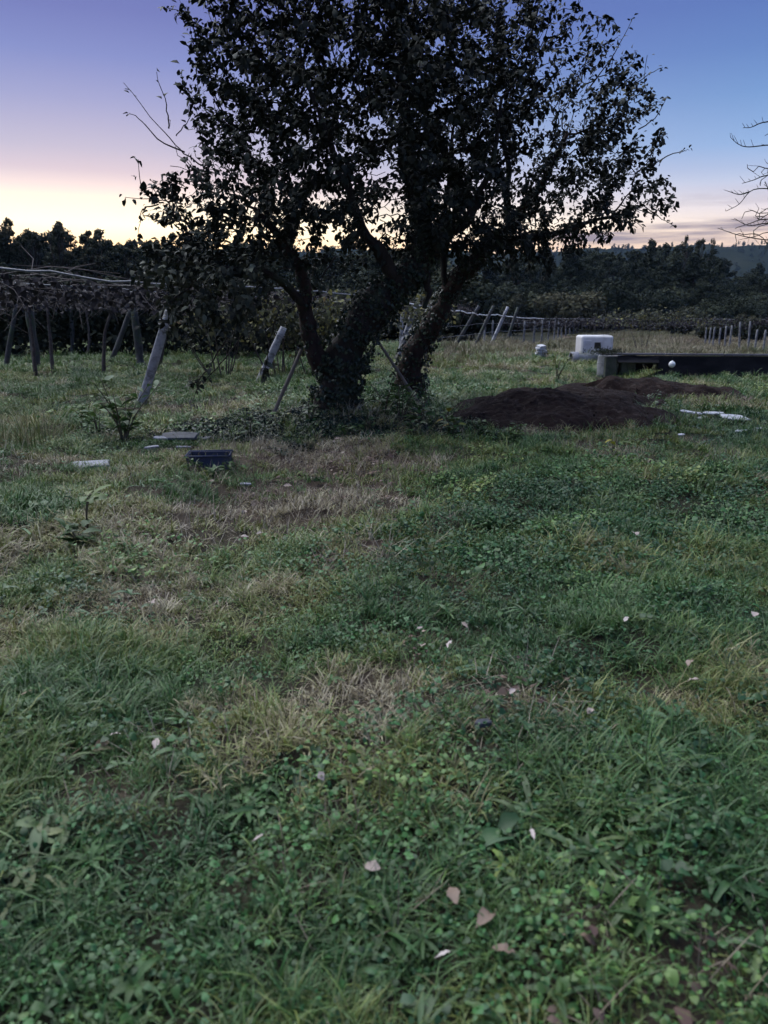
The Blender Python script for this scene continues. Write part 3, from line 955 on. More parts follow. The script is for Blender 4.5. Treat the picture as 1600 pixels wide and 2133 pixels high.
profH = [(-1300, 490), (-600, 505), (300, 525), (700, 522), (1000, 528), (1300, 516), (1480, 512), (1600, 508), (2000, 490), (2900, 480)]
for i in range(3600):                      # trees along the hill's crest and slope
    px = r.uniform(-900, 2500); d = 950 + r.uniform(-260, 30)
    z = P(px, crest(px, profH), 950)[2]
    f = np.interp(d - 950, [-350, -192, -87, 0, 140], [0, .45, .8, 1, .8])
    pos.append((P(px, 600, d)[0], d, z * f - 2.5)); scl.append(r.uniform(.35, .7))
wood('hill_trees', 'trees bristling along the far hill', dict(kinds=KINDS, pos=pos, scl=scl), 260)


def far_tree(name, label, px, base_d, top_py, width_px, kind, seed, mat='far_leaf1', cat='tree', group=None, base_z=None):
    top = P(px, top_py, base_d)
    h = top[2]; w = width_px / F * base_d
    tb, lb = tree_proto(seed, h, w, kind)
    e = empty(name, (top[0], base_d, float(gz(top[0], base_d))))
    tb.build('trunk', M['bark'], e, True); lb.build('crown', M[mat], e)
    return tag(e, label, cat, group)


far_tree('umbrella_tree', 'flat-topped tree rising above the wood at left, against the glow', 118, 76, 462, 62, 'gum', 301)
far_tree('gum_tree', 'broad open-crowned tree above the wood between umbrella tree and fruit tree', 195, 78, 470, 95, 'gum', 302)
far_tree('gum_tree', 'shaggy tree top at the far left edge of the wood', 15, 80, 466, 60, 'tall', 303)
far_tree('gum_tree', 'second tree top from the left edge of the wood', 60, 79, 474, 60, 'gum', 304)
far_tree('gum_tree', 'ragged tree top just left of the fruit tree\'s lowest leaves', 262, 77, 486, 70, 'gum', 305)
far_tree('gum_tree', 'left one of the twin tree tops above the right woodland', 1432, 140, 484, 34, 'gum', 306)
far_tree('gum_tree', 'right one of the twin tree tops above the right woodland', 1458, 141, 483, 34, 'gum', 307)
far_tree('pointed_tree', 'narrow pointed tree top right of the twin tree tops', 1486, 139, 500, 18, 'tall', 308)
far_tree('round_bush', 'large pale rounded bush before the dark woodland', 1186, 90, 592, 165, 'bush', 309, 'pale_bush', cat='bush')
far_tree('dark_bush', 'dark bush right of the leaning tree trunk, beyond the fence', 1003, 70, 603, 75, 'bush', 310, cat='bush')
far_tree('dark_bush', 'middling bush between the dark bush and the large pale one', 1068, 84, 598, 70, 'bush', 311, cat='bush')
far_tree('field_bush', 'bush on the field edge behind the black wall', 1425, 84, 630, 80, 'bush', 312, cat='bush')
far_tree('field_bush', 'rightmost bush behind the vineyard posts', 1572, 66, 632, 75, 'bush', 313, cat='bush')
far_tree('field_bush', 'low wide bush behind the vineyard posts', 1500, 70, 648, 100, 'bush', 314, cat='bush')


# ------------------------------------------------------------------ fruit trees
def colonize(seed_pos, seed_par, att, step=.13, kill=.24, infl=2.2, iters=220, droop=0.0, seed=0, maxkids=4):
    r = np.random.default_rng(seed)
    pos = [np.array(p, float) for p in seed_pos]; par = list(seed_par); kids = [0] * len(pos)
    att = np.array(att)
    A = np.array(pos)
    D = np.linalg.norm(att[:, None] - A[None], axis=2); ni = D.argmin(1); nd_ = D.min(1)
    for it in range(iters):
        if len(att) == 0: break
        act = nd_ < infl
        if not act.any(): break
        P_ = np.array(pos)
        acc = np.zeros((len(pos), 3)); cnt = np.zeros(len(pos))
        v = nrm(att[act] - P_[ni[act]])
        np.add.at(acc, ni[act], v); np.add.at(cnt, ni[act], 1)
        new = []
        for i in np.nonzero(cnt)[0]:
            if kids[i] >= maxkids: continue
            d = acc[i] / cnt[i] + r.normal(0, .22, 3) + np.array([0, 0, -droop])
            d = d / max(np.linalg.norm(d), 1e-6)
            new.append((P_[i] + d * step, i))
        if not new: break
        b = len(pos)
        for p, i in new:
            pos.append(p); par.append(int(i)); kids.append(0); kids[i] += 1
        N = np.array([p for p, i in new])
        D = np.linalg.norm(att[:, None] - N[None], axis=2)
        j = D.argmin(1); dm = D.min(1); bt = dm < nd_
        ni = np.where(bt, b + j, ni); nd_ = np.where(bt, dm, nd_)
        keep = nd_ > kill
        att, ni, nd_ = att[keep], ni[keep], nd_[keep]
    return np.array(pos), np.array(par)


def ell(spec, dens, r):
    """points in ellipsoids given by photo centre and extents: (px, py, y, rx_px, rz_px, ry_m, weight)"""
    out = []
    for (px, py, y, rx, rz, ry, wgt) in spec:
        c = P(px, py, y); k = np.linalg.norm(c - np.array([0, 0, CAMH])) / F
        a, b, h = rx * k, ry, rz * k
        n = int(dens * wgt * 4.19 * a * b * h)
        d = nrm(r.normal(0, 1, (n, 3))) * (r.random(n) ** .42)[:, None]
        out.append(c + d * np.array([a, b, h]))
    return np.concatenate(out)


def fruit_tree(name, label, limbs, crowns, dens, seed, shoots, barkm, ivy_n, leaf=(.07, .12), leaf_p=8.6):
    """limbs: list of [(px, py, y, radius m)...]; crowns: ellipsoids the branches grow into; shoots: loose twigs [(px,py,y)...] with few leaves"""
    r = np.random.default_rng(seed)
    b0 = limbs[0][0]
    base = P(b0[0], b0[1], b0[2]); base[2] = float(gz(base[0], base[1]))
    e = empty(name, base)
    tag(e, label, 'tree')
    sp, par, rad_seed = [], [], []
    ivy_p = []
    for li, lm in enumerate(limbs):
        pts = np.array([[*P(a, b, c), d] for a, b, c, d in lm])
        if li == 0: pts[0, 2] = base[2] - .15
        sm = smooth_path(pts, 6)
        jit = np.column_stack([(vn(np.arange(len(sm)) * .4, np.full(len(sm), 3.3 * (k + li)), seed) - .5) for k in range(3)]) * .09
        sm[:, :3] += jit * sstep(np.arange(len(sm)), 0, 4)[:, None]
        b = MB()
        rr = sm[:, 3].copy()
        if li == 0: rr[:4] *= np.array([1.55, 1.35, 1.15, 1.05])
        b.tube(sm[:, :3], rr, 14, True, .5, .30, seed + li)
        b.build('trunk' if li == 0 else 'limb', barkm[min(li, len(barkm) - 1)], e, True, base)
        b0i = len(sp)
        for k, q in enumerate(sm[1:] if li == 0 else sm):
            if li and k == 0:
                pr = int(np.argmin(np.linalg.norm(np.array(sp) - q[:3], axis=1))) if sp else -1
            else:
                pr = len(sp) - 1 if len(sp) > b0i else -1
            sp.append(q[:3]); par.append(pr); rad_seed.append(q[3])
        ivy_p.append(sm)
    att = ell(crowns, dens, r)
    # limbs only sprout above their lower third
    pos, pr = colonize(sp, par, att, seed=seed)
    ns = len(sp); n = len(pos)
    rad = np.zeros(n); kids = [[] for _ in range(n)]
    for i in range(n):
        if pr[i] >= 0: kids[pr[i]].append(i)
    depth = np.zeros(n, int)
    for i in range(n - 1, -1, -1):
        rad[i] = (sum(rad[k] ** 2.35 for k in kids[i]) ** (1 / 2.35)) if kids[i] else .0042
        rad[i] = min(rad[i], .09)
    bt = MB()
    for i in range(ns, n):
        p0 = pos[pr[i]]; p1 = pos[i]
        r0 = min(rad[pr[i]] if pr[i] >= ns else rad[i] * 1.15, rad[i] * 1.6)
        bt.tube(np.array([p0, p1]), np.array([r0, rad[i]]), 5 if rad[i] > .015 else 4, False)
    lp, ld = [], []
    thin = np.nonzero((rad < .02) & (np.arange(n) >= ns))[0]
    for i in thin:
        cl = vn(pos[i][0] * 1.5 + pos[i][2] * .6, pos[i][2] * 1.5 + pos[i][1] * 1.1, seed) * .65 + vn(pos[i][0] * 3.1 + 7, pos[i][2] * 3.1 + pos[i][1], seed + 1) * .35
        m = r.poisson((leaf_p if rad[i] < .009 else leaf_p * .5) * max(.12, 2.1 * (cl - .5) * 1.6 + 1.0))
        tg = pos[i] - pos[pr[i]]
        for _ in range(m):
            lp.append(pos[pr[i]] + tg * r.random() + r.normal(0, .045, 3)); ld.append(nrm(tg) * .8 + nrm(r.normal(0, 1, 3)) * .9 + np.array([0, 0, -.25]))
    for sh in shoots:
        nl = sh[0]
        q = smooth_path(np.array([P(*t) for t in sh[1:]]), 5)
        q = q + (r.normal(0, .008, q.shape))
        bt.tube(q, np.linspace(.011, .0035, len(q)), 4)
        for _ in range(nl):
            t = int(np.clip(len(q) * (1 - r.random() ** 2 * .75), 1, len(q) - 1))
            lp.append(q[t] + r.normal(0, .02, 3)); ld.append(nrm(q[t] - q[t - 1]) * .6 + nrm(r.normal(0, 1, 3)) + np.array([0, 0, -.3]))
    bt.build('branches', barkm[-1], e, False, base)
    lp, ld = np.array(lp), np.array(ld)
    low_in = (lp[:, 2] < 2.45 - .25 * (r.random(len(lp)) < .5)) & (lp[:, 0] > -1.55) & (lp[:, 0] < 2.3)   # no foliage low round the stems
    lp, ld = lp[~low_in], ld[~low_in]
    m = len(lp)
    lb = MB()
    L = r.uniform(leaf[0], leaf[1], m) * np.where(r.random(m) < .3, .65, 1.05)
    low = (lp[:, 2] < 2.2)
    tint = np.clip(r.normal(.34, .18, m) + low * .34, 0, 1); tint = np.where(r.random(m) < .985, np.minimum(tint, .84), tint)  # low leaves tinted paler: the light on the drooping foliage is painted in
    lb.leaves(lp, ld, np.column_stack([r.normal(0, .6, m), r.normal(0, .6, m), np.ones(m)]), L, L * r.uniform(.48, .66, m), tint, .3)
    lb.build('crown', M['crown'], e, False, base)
    # ivy wrapped round the lower stems
    if ivy_n:
        iv = MB()
        for li, (sm, cnt) in enumerate(zip(ivy_p, ivy_n)):
            if not cnt: continue
            hgt = r.random(cnt) ** 1.35
            t = hgt * (len(sm) - 1.01); k = t.astype(int); f = (t - k)[:, None]
            c = sm[k] * (1 - f) + sm[k + 1] * f
            tg = nrm(sm[k + 1, :3] - sm[k, :3])
            rd = nrm(np.cross(tg, r.normal(0, 1, (cnt, 3))))
            off = c[:, 3] * (1.06 + .25 * (1 - hgt) ** 2) + np.abs(r.normal(0, .032, cnt)) * (vn(t * .9, rd[:, 0] * 2 + 3, seed) > .35)
            p = c[:, :3] + rd * off[:, None]
            Li = r.uniform(.03, .06, cnt)
            iv.leaves(p, rd * .5 + r.normal(0, .5, (cnt, 3)) + np.array([0, 0, -.5]), rd + r.normal(0, .45, (cnt, 3)), Li, Li * .9, r.random(cnt), .2)
        tag(iv.build('ivy', M['ivy'], e, False, base), 'dark ivy wrapped round the trunk', None, None, 'stuff')
    return e


YA = 11.1
limbsA = [
    [(703, 890, YA, .30), (700, 835, YA, .27), (708, 785, YA, .27), (728, 725, YA, .25), (765, 655, YA, .235), (815, 605, YA + .05, .215), (862, 560, YA + .1, .19), (878, 505, YA + .15, .15), (868, 430, YA + .2, .11), (852, 340, YA + .2, .075), (846, 210, YA + .2, .045), (856, 90, YA + .2, .02)],
    [(700, 800, YA - .02, .15), (672, 755, YA - .06, .145), (648, 700, YA - .12, .125), (638, 635, YA - .2, .10), (622, 560, YA - .3, .075), (580, 490, YA - .4, .05), (530, 430, YA - .5, .03)],
    [(820, 600, YA + .05, .10), (800, 540, YA - .2, .09), (745, 455, YA - .4, .06), (700, 340, YA - .5, .04), (660, 220, YA - .5, .02)],
    [(866, 555, YA + .1, .11), (925, 500, YA + .1, .085), (985, 440, YA + .1, .06), (1020, 340, YA, .035), (1040, 200, YA, .02)],
    [(640, 640, YA - .2, .06), (590, 590, YA - .5, .05), (520, 560, YA - .9, .035), (440, 560, YA - 1.1, .022), (390, 600, YA - 1.2, .012)],
    [(885, 560, YA + .1, .06), (893, 600, YA + .1, .05), (884, 640, YA + .12, .035)],
]
crownA = [(690, 270, YA, 265, 270, 1.9, .9), (560, 400, YA - .3, 240, 120, 1.6, 1.0), (800, 150, YA + .2, 330, 260, 2.0, .8), (430, 410, YA - .4, 125, 80, .9, 1.0),
          (800, 420, YA, 260, 100, 1.7, 1.0), (460, 575, YA - 1.0, 185, 95, .9, 2.6), (430, 660, YA - 1.2, 105, 66, .6, 2.8), (350, 560, YA - 1.1, 80, 70, .6, 2.4), (570, 560, YA - .6, 100, 60, .7, 1.2), (1000, 520, YA + .3, 130, 50, .8, 1.0),
          (560, 180, YA, 150, 190, 1.4, .8), (700, 20, YA + .2, 300, 170, 1.7, .55), (520, 680, YA - .9, 50, 50, .4, .9)]
shootsA = [
    (3, (430, 350, YA - .4), (385, 320, YA - .5), (330, 262, YA - .5), (258, 172, YA - .5)), (2, (385, 318, YA - .5), (330, 290, YA - .6), (290, 245, YA - .6), (268, 236, YA - .6)),
    (5, (352, 268, YA - .5), (348, 220, YA - .5), (325, 150, YA - .5)), (5, (365, 285, YA - .5), (392, 250, YA - .5), (393, 215, YA - .5)),
    (8, (380, 425, YA - .5), (330, 415, YA - .5), (262, 412, YA - .5)), (9, (340, 425, YA - .5), (300, 400, YA - .5), (288, 330, YA - .5)), (8, (330, 425, YA - .5), (295, 440, YA - .5), (288, 490, YA - .5)),
    (14, (500, 300, YA), (440, 180, YA), (405, 90, YA), (385, 20, YA)), (16, (520, 260, YA), (460, 110, YA), (432, 5, YA)), (14, (560, 220, YA), (520, 90, YA), (490, 0, YA)),
    (14, (640, 180, YA), (590, 60, YA), (560, -40, YA)), (14, (700, 130, YA), (670, 20, YA), (640, -60, YA)), (20, (510, 300, YA), (450, 215, YA), (420, 110, YA)),
    (22, (480, 690, YA - 1), (440, 760, YA - 1), (412, 800, YA - 1), (402, 845, YA - 1)), (22, (520, 680, YA - .8), (470, 745, YA - .9), (430, 790, YA - 1), (395, 800, YA - 1)),
    (34, (580, 650, YA - .8), (560, 720, YA - .9), (552, 780, YA - .9)), (6, (700, 535, YA - .8), (670, 580, YA - .8), (690, 610, YA - .8)),
]
fruit_tree('fruit_tree', 'large old fruit tree with forked ivy-covered trunk and dense dark crown', limbsA, crownA, 95, 11, shootsA,
           [M['bark'], M['bark_red'], M['bark']], [8500, 500, 0, 0, 0, 0])
YB = 12.9
limbsB = [
    [(862, 862, YB, .24), (852, 800, YB, .22), (862, 740, YB, .20), (890, 690, YB, .175), (925, 630, YB - .05, .155), (962, 575, YB - .1, .14), (1005, 525, YB - .15, .11), (1065, 465, YB - .2, .08), (1130, 385, YB - .2, .05), (1180, 280, YB - .2, .03)],
    [(925, 625, YB - .05, .055), (926, 560, YB - .1, .05), (922, 480, YB - .1, .045), (932, 380, YB - .1, .035), (950, 250, YB - .1, .02)],
    [(1000, 528, YB - .15, .07), (1080, 500, YB - .3, .055), (1180, 480, YB - .4, .04), (1270, 450, YB - .4, .022)],
    [(1060, 470, YB - .2, .06), (1060, 380, YB - .1, .05), (1050, 250, YB, .03), (1060, 120, YB, .018)],
]
crownB = [(1130, 290, YB - .2, 230, 210, 1.9, .62), (1230, 420, YB - .3, 165, 88, 1.4, .7), (1060, 500, YB - .3, 200, 60, 1.3, .75), (1000, 150, YB, 200, 210, 1.9, .55),
          (1260, 250, YB - .2, 115, 130, 1.2, .75), (960, 380, YB, 150, 150, 1.5, .5), (1330, 350, YB - .2, 60, 120, .8, .7), (1060, 560, YB - .4, 110, 40, .7, .55)]
shootsB = [(6, (1350, 350, YB - .2), (1390, 325, YB - .2), (1420, 315, YB - .2), (1436, 312, YB - .2)), (10, (1230, 180, YB - .2), (1280, 110, YB - .2), (1318, 38, YB - .2)),
           (14, (1210, 170, YB - .2), (1225, 110, YB - .2), (1228, 70, YB - .2)), (10, (1300, 190, YB), (1345, 160, YB), (1378, 140, YB)), (10, (1330, 270, YB), (1370, 240, YB), (1388, 205, YB)),
           (10, (1330, 420, YB), (1370, 450, YB), (1402, 470, YB)), (12, (1100, 150, YB), (1140, 60, YB), (1150, -10, YB)), (4, (1000, 545, YB - .3), (1010, 590, YB - .3), (1005, 625, YB - .3)),
           (9, (1210, 180, YB), (1270, 150, YB), (1325, 110, YB))]
fruit_tree('fruit_tree', 'smaller fruit tree behind, its reddish trunk leaning right', limbsB, crownB, 95, 12, shootsB,
           [M['bark_red'], M['bark']], [3200, 0, 0, 0], leaf=(.06, .104), leaf_p=8.4)


# bare tree whose twigs reach in from beyond the right edge
def bare_tree():
    r = np.random.default_rng(5)
    Yb = 13.5
    base = P(1830, 830, Yb); base[2] = float(gz(base[0], base[1]))
    e = empty('bare_tree', base)
    tag(e, 'leafless tree whose thin twigs reach in at the right edge against the sky', 'tree')
    tr = smooth_path(np.array([[*base[:2], base[2] - .1, .17], [*P(1825, 700, Yb), .14], [*P(1815, 560, Yb), .11], [*P(1800, 400, Yb), .07], [*P(1810, 240, Yb), .03]]), 6)
    b = MB(); b.tube(tr[:, :3], tr[:, 3], 10, True, .5, .25, 4)
    b.build('trunk', M['bark'], e, True, base)
    sp = [q[:3] for q in tr[8:]]
    att = ell([(1760, 380, Yb, 170, 160, 1.6, 1), (1635, 470, Yb, 90, 50, 1.0, 4.5), (1850, 300, Yb, 180, 150, 1.6, .6)], 26, r)
    pos, pr = colonize(sp, [-1] + list(range(len(sp) - 1)), att, step=.12, kill=.2, droop=.05, seed=9)
    ns = len(sp); n = len(pos); rad = np.full(n, .005)
    for i in range(n - 1, ns - 1, -1):
        if pr[i] >= ns: rad[pr[i]] = max(rad[pr[i]], min(.035, (rad[pr[i]] ** 2.3 + rad[i] ** 2.3 * .6) ** (1 / 2.3)))
    bt = MB()
    for i in range(ns, n):
        bt.tube(np.array([pos[pr[i]], pos[i]]), np.array([min(rad[pr[i]], rad[i] * 1.5), rad[i]]), 4, False)
        if r.random() < .5:
            d = nrm(pos[i] - pos[pr[i]]) + r.normal(0, .7, 3)
            bt.tube(np.array([pos[i], pos[i] + nrm(d) * r.uniform(.06, .2)]), np.array([.004, .0028]), 3, False)
    for tw in ([(1680, 330), (1620, 303), (1560, 306), (1538, 300), (1522, 286)], [(1640, 250), (1590, 255), (1565, 265), (1548, 266)], [(1700, 400), (1630, 395), (1570, 395), (1540, 425), (1512, 440)],
               [(1680, 360), (1600, 365), (1570, 375), (1546, 382)], [(1680, 470), (1600, 465), (1560, 470), (1530, 455)], [(1690, 505), (1600, 500), (1540, 490), (1495, 475)], [(1560, 400), (1540, 405), (1516, 398)]):
        q = smooth_path(np.array([P(a, c, Yb - .2) for a, c in tw]), 5)
        bt.tube(q, np.linspace(.013, .0045, len(q)), 5)
        for k in range(3, len(q), 2):
            d = np.array([-.5, r.normal(0, .4), r.uniform(.2, 1)])
            bt.tube(np.array([q[k], q[k] + nrm(d) * r.uniform(.05, .16)]), np.array([.0045, .003]), 3, False)
    bt.build('branches', M['bark'], e, False, base)


bare_tree()


# ------------------------------------------------------------------ vine pergola and vineyard posts
def Lx(y):                                # the edge of the pergola runs along this line
    return -4.5 + .345 * (y - 13.7)


def shaft(b, p0, p1, w, taper=.9, spin=.3):
    p0, p1 = np.asarray(p0, float), np.asarray(p1, float)
    Mx = rodmat(p1 - p0, spin)
    c = .22
    sec = np.array([(1, 1 - c), (1 - c, 1), (c - 1, 1), (-1, 1 - c), (-1, c - 1), (c - 1, -1), (1 - c, -1), (1, c - 1)]) * w / 2
    n = 7; V = []
    for k in range(n):
        t = k / (n - 1); q = p0 + (p1 - p0) * t
        f = (1 + (taper - 1) * t) * (1 + .06 * math.sin(k * 2.1 + w * 40)) * (.86 if k == n - 1 else 1)
        V.append(q + np.column_stack([sec * f, np.zeros(8)]) @ Mx.T)
    V = np.concatenate(V)
    Q = [(k * 8 + j, k * 8 + (j + 1) % 8, k * 8 + 8 + (j + 1) % 8, k * 8 + 8 + j) for k in range(n - 1) for j in range(8)]
    V = np.vstack([V, p0, p1])
    T = [(n * 8 + 1, (n - 1) * 8 + j, (n - 1) * 8 + (j + 1) % 8) for j in range(8)] + [(n * 8, (j + 1) % 8, j) for j in range(8)]
    b.add(V, Q, T)


def lean_post(name, label, bot, top, d, w, mat, cat, group=None, tie=True, dtop=0.0):
    p0 = P(bot[0], bot[1], d); p1 = P(top[0], top[1], d + dtop)
    g = p0.copy(); g[2] = float(gz(p0[0], p0[1]))
    p0 = p0 + (p1 - p0) * ((g[2] - .12 - p0[2]) / max(p1[2] - p0[2], .1))
    if not tie:
        b = MB(); shaft(b, p0, p1, w)
        o = b.build(name, mat, None, False, g); o.location = g
        return tag(o, label, cat, group)
    e = empty(name, g)
    b = MB(); shaft(b, p0, p1, w); b.build('shaft', mat, e, False, g)
    b = MB()
    for f in (.86, .9):
        q = p0 + (p1 - p0) * f; Mx = rodmat(p1 - p0)
        a = np.linspace(0, 6.283, 13)
        b.tube(q + np.column_stack([np.cos(a), np.sin(a), a * 0 + .01 * np.sin(a)]) @ Mx.T * w * .66, .006, 5, False)
    b.build('wire_tie', M['wire'], e, False, g)
    return tag(e, label, cat, group)


GP = 'leaning posts along the pergola edge'
lean_post('leaning_post', 'pale square concrete post leaning right, nearest, left of the fruit tree', (294, 845), (352, 648), 13.6, .17, M['postc'], 'post', GP)
lean_post('leaning_post', 'pale leaning post half hidden by the drooping branch tip', (537, 803), (591, 682), 18.0, .17, M['postc'], 'post', GP)
lean_post('leaning_post', 'pale leaning post seen between the two fruit tree trunks', (830, 745), (864, 640), 28.5, .2, M['postc'], 'post', GP)
lean_post('upright_post', 'thin pale upright post seen between the two fruit tree trunks', (834, 740), (838, 650), 30, .12, M['postc'], 'post', GP)
for bp, tp, d, mt, lab in (((880, 722), (925, 650), 38, 'posts', 'dark leaning post just right of the leaning tree trunk'), ((946, 724), (998, 637), 41, 'posts', 'second dark leaning post right of the leaning tree trunk'),
                           ((988, 724), (1028, 637), 42.5, 'posts', 'third dark leaning post right of the leaning tree trunk'), ((1024, 716), (1058, 639), 45, 'postc', 'brightest of the leaning posts in the far fence, beside the pale wire'),
                           ((1053, 720), (1079, 640), 47, 'posts', 'last leaning post of the far fence before the upright ones')):
    lean_post('leaning_post', lab, bp, tp, d, .16, M[mt], 'post', GP)
ORD = ['first', 'second', 'third', 'fourth', 'fifth', 'sixth', 'seventh', 'eighth', 'ninth', 'tenth', 'eleventh', 'twelfth', 'thirteenth', 'fourteenth', 'fifteenth']
for i, px in enumerate((1010, 1026, 1092, 1113, 1129, 1143, 1155, 1163, 1170, 1179, 1187, 1195, 1203, 1212)):
    d = 52 + i * 3.2
    lean_post('vineyard_post', '%s upright post from the left in the far vineyard fence behind the white slabs' % ORD[i], (px - 1, 712 - i), (px + 1, 666 + (i % 3)), d, .12, M['postg'], 'post', 'upright posts of the far vineyard', False)
for i, (px, tp, d) in enumerate(((1471, 682, 60), (1480, 682, 59), (1489, 681, 58), (1500, 683, 57), (1513, 679, 55), (1524, 678, 53), (1542, 670, 50), (1562, 669, 49), (1578, 686, 47), (1594, 687, 46))):
    lean_post('vineyard_post', '%s pale post from the left in the far row above the black wall' % ORD[i], (px - 2 - i % 3, 715), (px + i % 2, tp), d, .11, M['postg'], 'post', 'posts of the far row on the right', False)


def pergola():
    r = np.random.default_rng(17)
    base = np.array([Lx(24) - 5, 24.0, 0.0]); base[2] = float(gz(*base[:2]))
    e = empty('vine_pergola', base)
    tag(e, 'old vine pergola with stone posts, slack wires and withered vines on the left', 'pergola')
    top = 2.13

    def wire(pts, rad, mat='wire', jit=.012):
        q = smooth_path(np.array(pts), 7); q = q + r.normal(0, jit, q.shape) * np.array([.4, 0, 1])
        b = MB(); b.tube(q, rad, 5, False); b.build('wire', M[mat], e, False, base)
    wire([(Lx(y), y, top + .06 - .05 * math.sin(y)) for y in (6, 10.5, 13.7, 18, 23, 28.5)], .02, 'wire')
    wire([(Lx(y), y, z) for y, z in ((28.5, top), (33, 1.98), (39, 1.83), (43, 1.74), (47, 1.76), (56, 1.62), (68, 1.55))], .03, 'wirew', .02)
    wire([(Lx(68), 68, 1.55), (32, 66, 1.5), (42, 62, 1.48), (56, 58, 1.5)], .022, 'wire', .02)
    for hz_ in (1.25, .75):
        wire([(Lx(y), y, hz_ + .04 * math.sin(y)) for y in (28, 36, 45, 56, 70)], .009)
    for k, off in enumerate((1.2, 2.6, 4.2, 6.0, 8.2, 11)):
        wire([(Lx(y) - off, y, top - .02 - .04 * math.sin(y * 2 + k)) for y in (7, 13, 20, 27, 34, 40)], .012)
    for y in (13.7, 18, 23, 28.5, 34):
        wire([(Lx(y) - t, y + t * .3, top - .05 - .05 * (i % 2)) for i, t in enumerate((0, 5, 10, 16, 22))], .012)
    # stone posts and slanting vine stems below the wires
    for (b0, t0, d, w) in (((76, 760), (60, 630), 23, .27), ((292, 748), (280, 640), 25, .29), ((225, 748), (272, 645), 26, .2), ((8, 755), (34, 630), 24, .16), ((-90, 750), (-80, 625), 24, .28), ((150, 745), (146, 640), 31, .18)):
        p0, p1 = P(*b0, d), P(*t0, d); p0[2] = float(gz(p0[0], p0[1])) - .1
        b = MB(); b.tube(smooth_path(np.array([p0, (p0 + p1) / 2 + r.normal(0, .04, 3), p1]), 5), np.linspace(w * .5, w * .38, 10), 9, True, .5, .45, int(w * 100)); b.build('stone_post', M['posts'], e, True, base)
    for (pts, d) in (([(212, 735), (218, 700), (230, 655), (232, 632)], 22), ([(106, 730), (103, 690), (98, 640)], 22), ([(70, 740), (66, 690), (58, 632)], 21), ([(180, 745), (186, 700), (178, 640)], 29), ([(330, 745), (345, 690), (338, 630)], 24)):
        q = np.array([P(a, b_, d) for a, b_ in pts]); q[0, 2] = float(gz(q[0, 0], q[0, 1])) - .05
        b = MB(); b.tube(smooth_path(q, 5), np.linspace(.06, .03, 8), 7, True, .5, .3, 3); b.build('vine_stem', M['vinewood'], e, True, base)
    # withered canes and leaves over the wires
    b = MB(); lb = MB()
    for i in range(1500):
        y = r.uniform(8, 41); x = Lx(y) - abs(r.normal(0, 1)) * 7 - .05
        p = np.array([x, y, top + r.normal(0, .05)])
        d = np.array([r.normal(0, .8), r.normal(0, .8), r.normal(-.15, .25)]); l = r.uniform(.4, 1.4)
        q = [p, p + d * l * .5 + r.normal(0, .06, 3), p + d * l + np.array([0, 0, -.12 * l]) + r.normal(0, .06, 3)]
        b.tube(np.array(q), np.array([.012, .009, .005]), 3, False)
    b.build('vine_canes', M['vinewood'], e, False, base)
    n = 15000
    y = r.uniform(8, 42, n); x = Lx(y) - np.abs(r.normal(0, 1, n)) * 7.5
    z = top - .04 - np.abs(r.normal(0, .14, n)) + (r.random(n) < .3) * r.uniform(0, .2, n)
    L = r.uniform(.07, .16, n)
    lb.leaves(np.column_stack([x, y, z]), r.normal(0, 1, (n, 3)) + np.array([0, 0, -.5]), r.normal(0, 1, (n, 3)) + np.array([0, 0, .6]), L, L * .8, r.random(n) ** 1.5, .4)
    tag(lb.build('vine_leaves', M['withered'], e, False, base), None, None, None, 'stuff')


pergola()


def leaf_mass(name, label, cat, n, boxf, mat, tint, L0, L1, seed, stems=0, kind=None, base=(0, 0, 0), group=None):
    """a plant of loose leaves filling the volume given by boxf(r, n) on thin stems"""
    r = np.random.default_rng(seed)
    p = boxf(r, n)
    base = np.asarray(base, float)
    lb = MB(); L = r.uniform(L0, L1, n)
    lb.leaves(p, r.normal(0, 1, (n, 3)) + np.array([0, 0, -.4]), r.normal(0, .7, (n, 3)) + np.array([0, 0, 1]), L, L * .75, np.clip(r.normal(*tint, n), 0, 1), .3)
    if kind:
        o = lb.build(name, M[mat], None, False, base); o.location = base
        return tag(o, label, cat, group, kind)
    e = empty(name, base)
    lb.build('leaves', M[mat], e, False, base)
    b = MB()
    for i in range(stems):
        q = p[r.integers(0, n)]
        f = np.array([base[0] + (q[0] - base[0]) * .3, base[1] + (q[1] - base[1]) * .3, float(gz(base[0], base[1])) - .03])
        b.tube(smooth_path(np.array([f, (f + q) / 2 + r.normal(0, .06, 3), q]), 4), np.linspace(.022, .006, 8), 5)
    if stems: b.build('stems', M['vinewood'], e, True, base)
    return tag(e, label, cat, group)


def hedge_box(r, n):
    t = r.random(n); x = -40 + 38 * t; y = 30.6 + .05 * (x + 40) + r.normal(0, .8, n)
    top = 2.3 + 1.2 * vn(x * .35, x * 0, 5)
    return np.column_stack([x, y, top * r.random(n) ** .8])


leaf_mass('bramble_hedge', 'dark bramble thicket behind the pergola', 'thicket', 26000, hedge_box, 'far_leaf1', (.2, .15), .14, .34, 41, 0, 'stuff')


def vine_box(c, s, top):
    return lambda r, n: np.column_stack([r.normal(c[0], s[0], n), r.normal(c[1], s[1], n), np.clip(c[2] + r.normal(0, s[2], n), .1, top)])


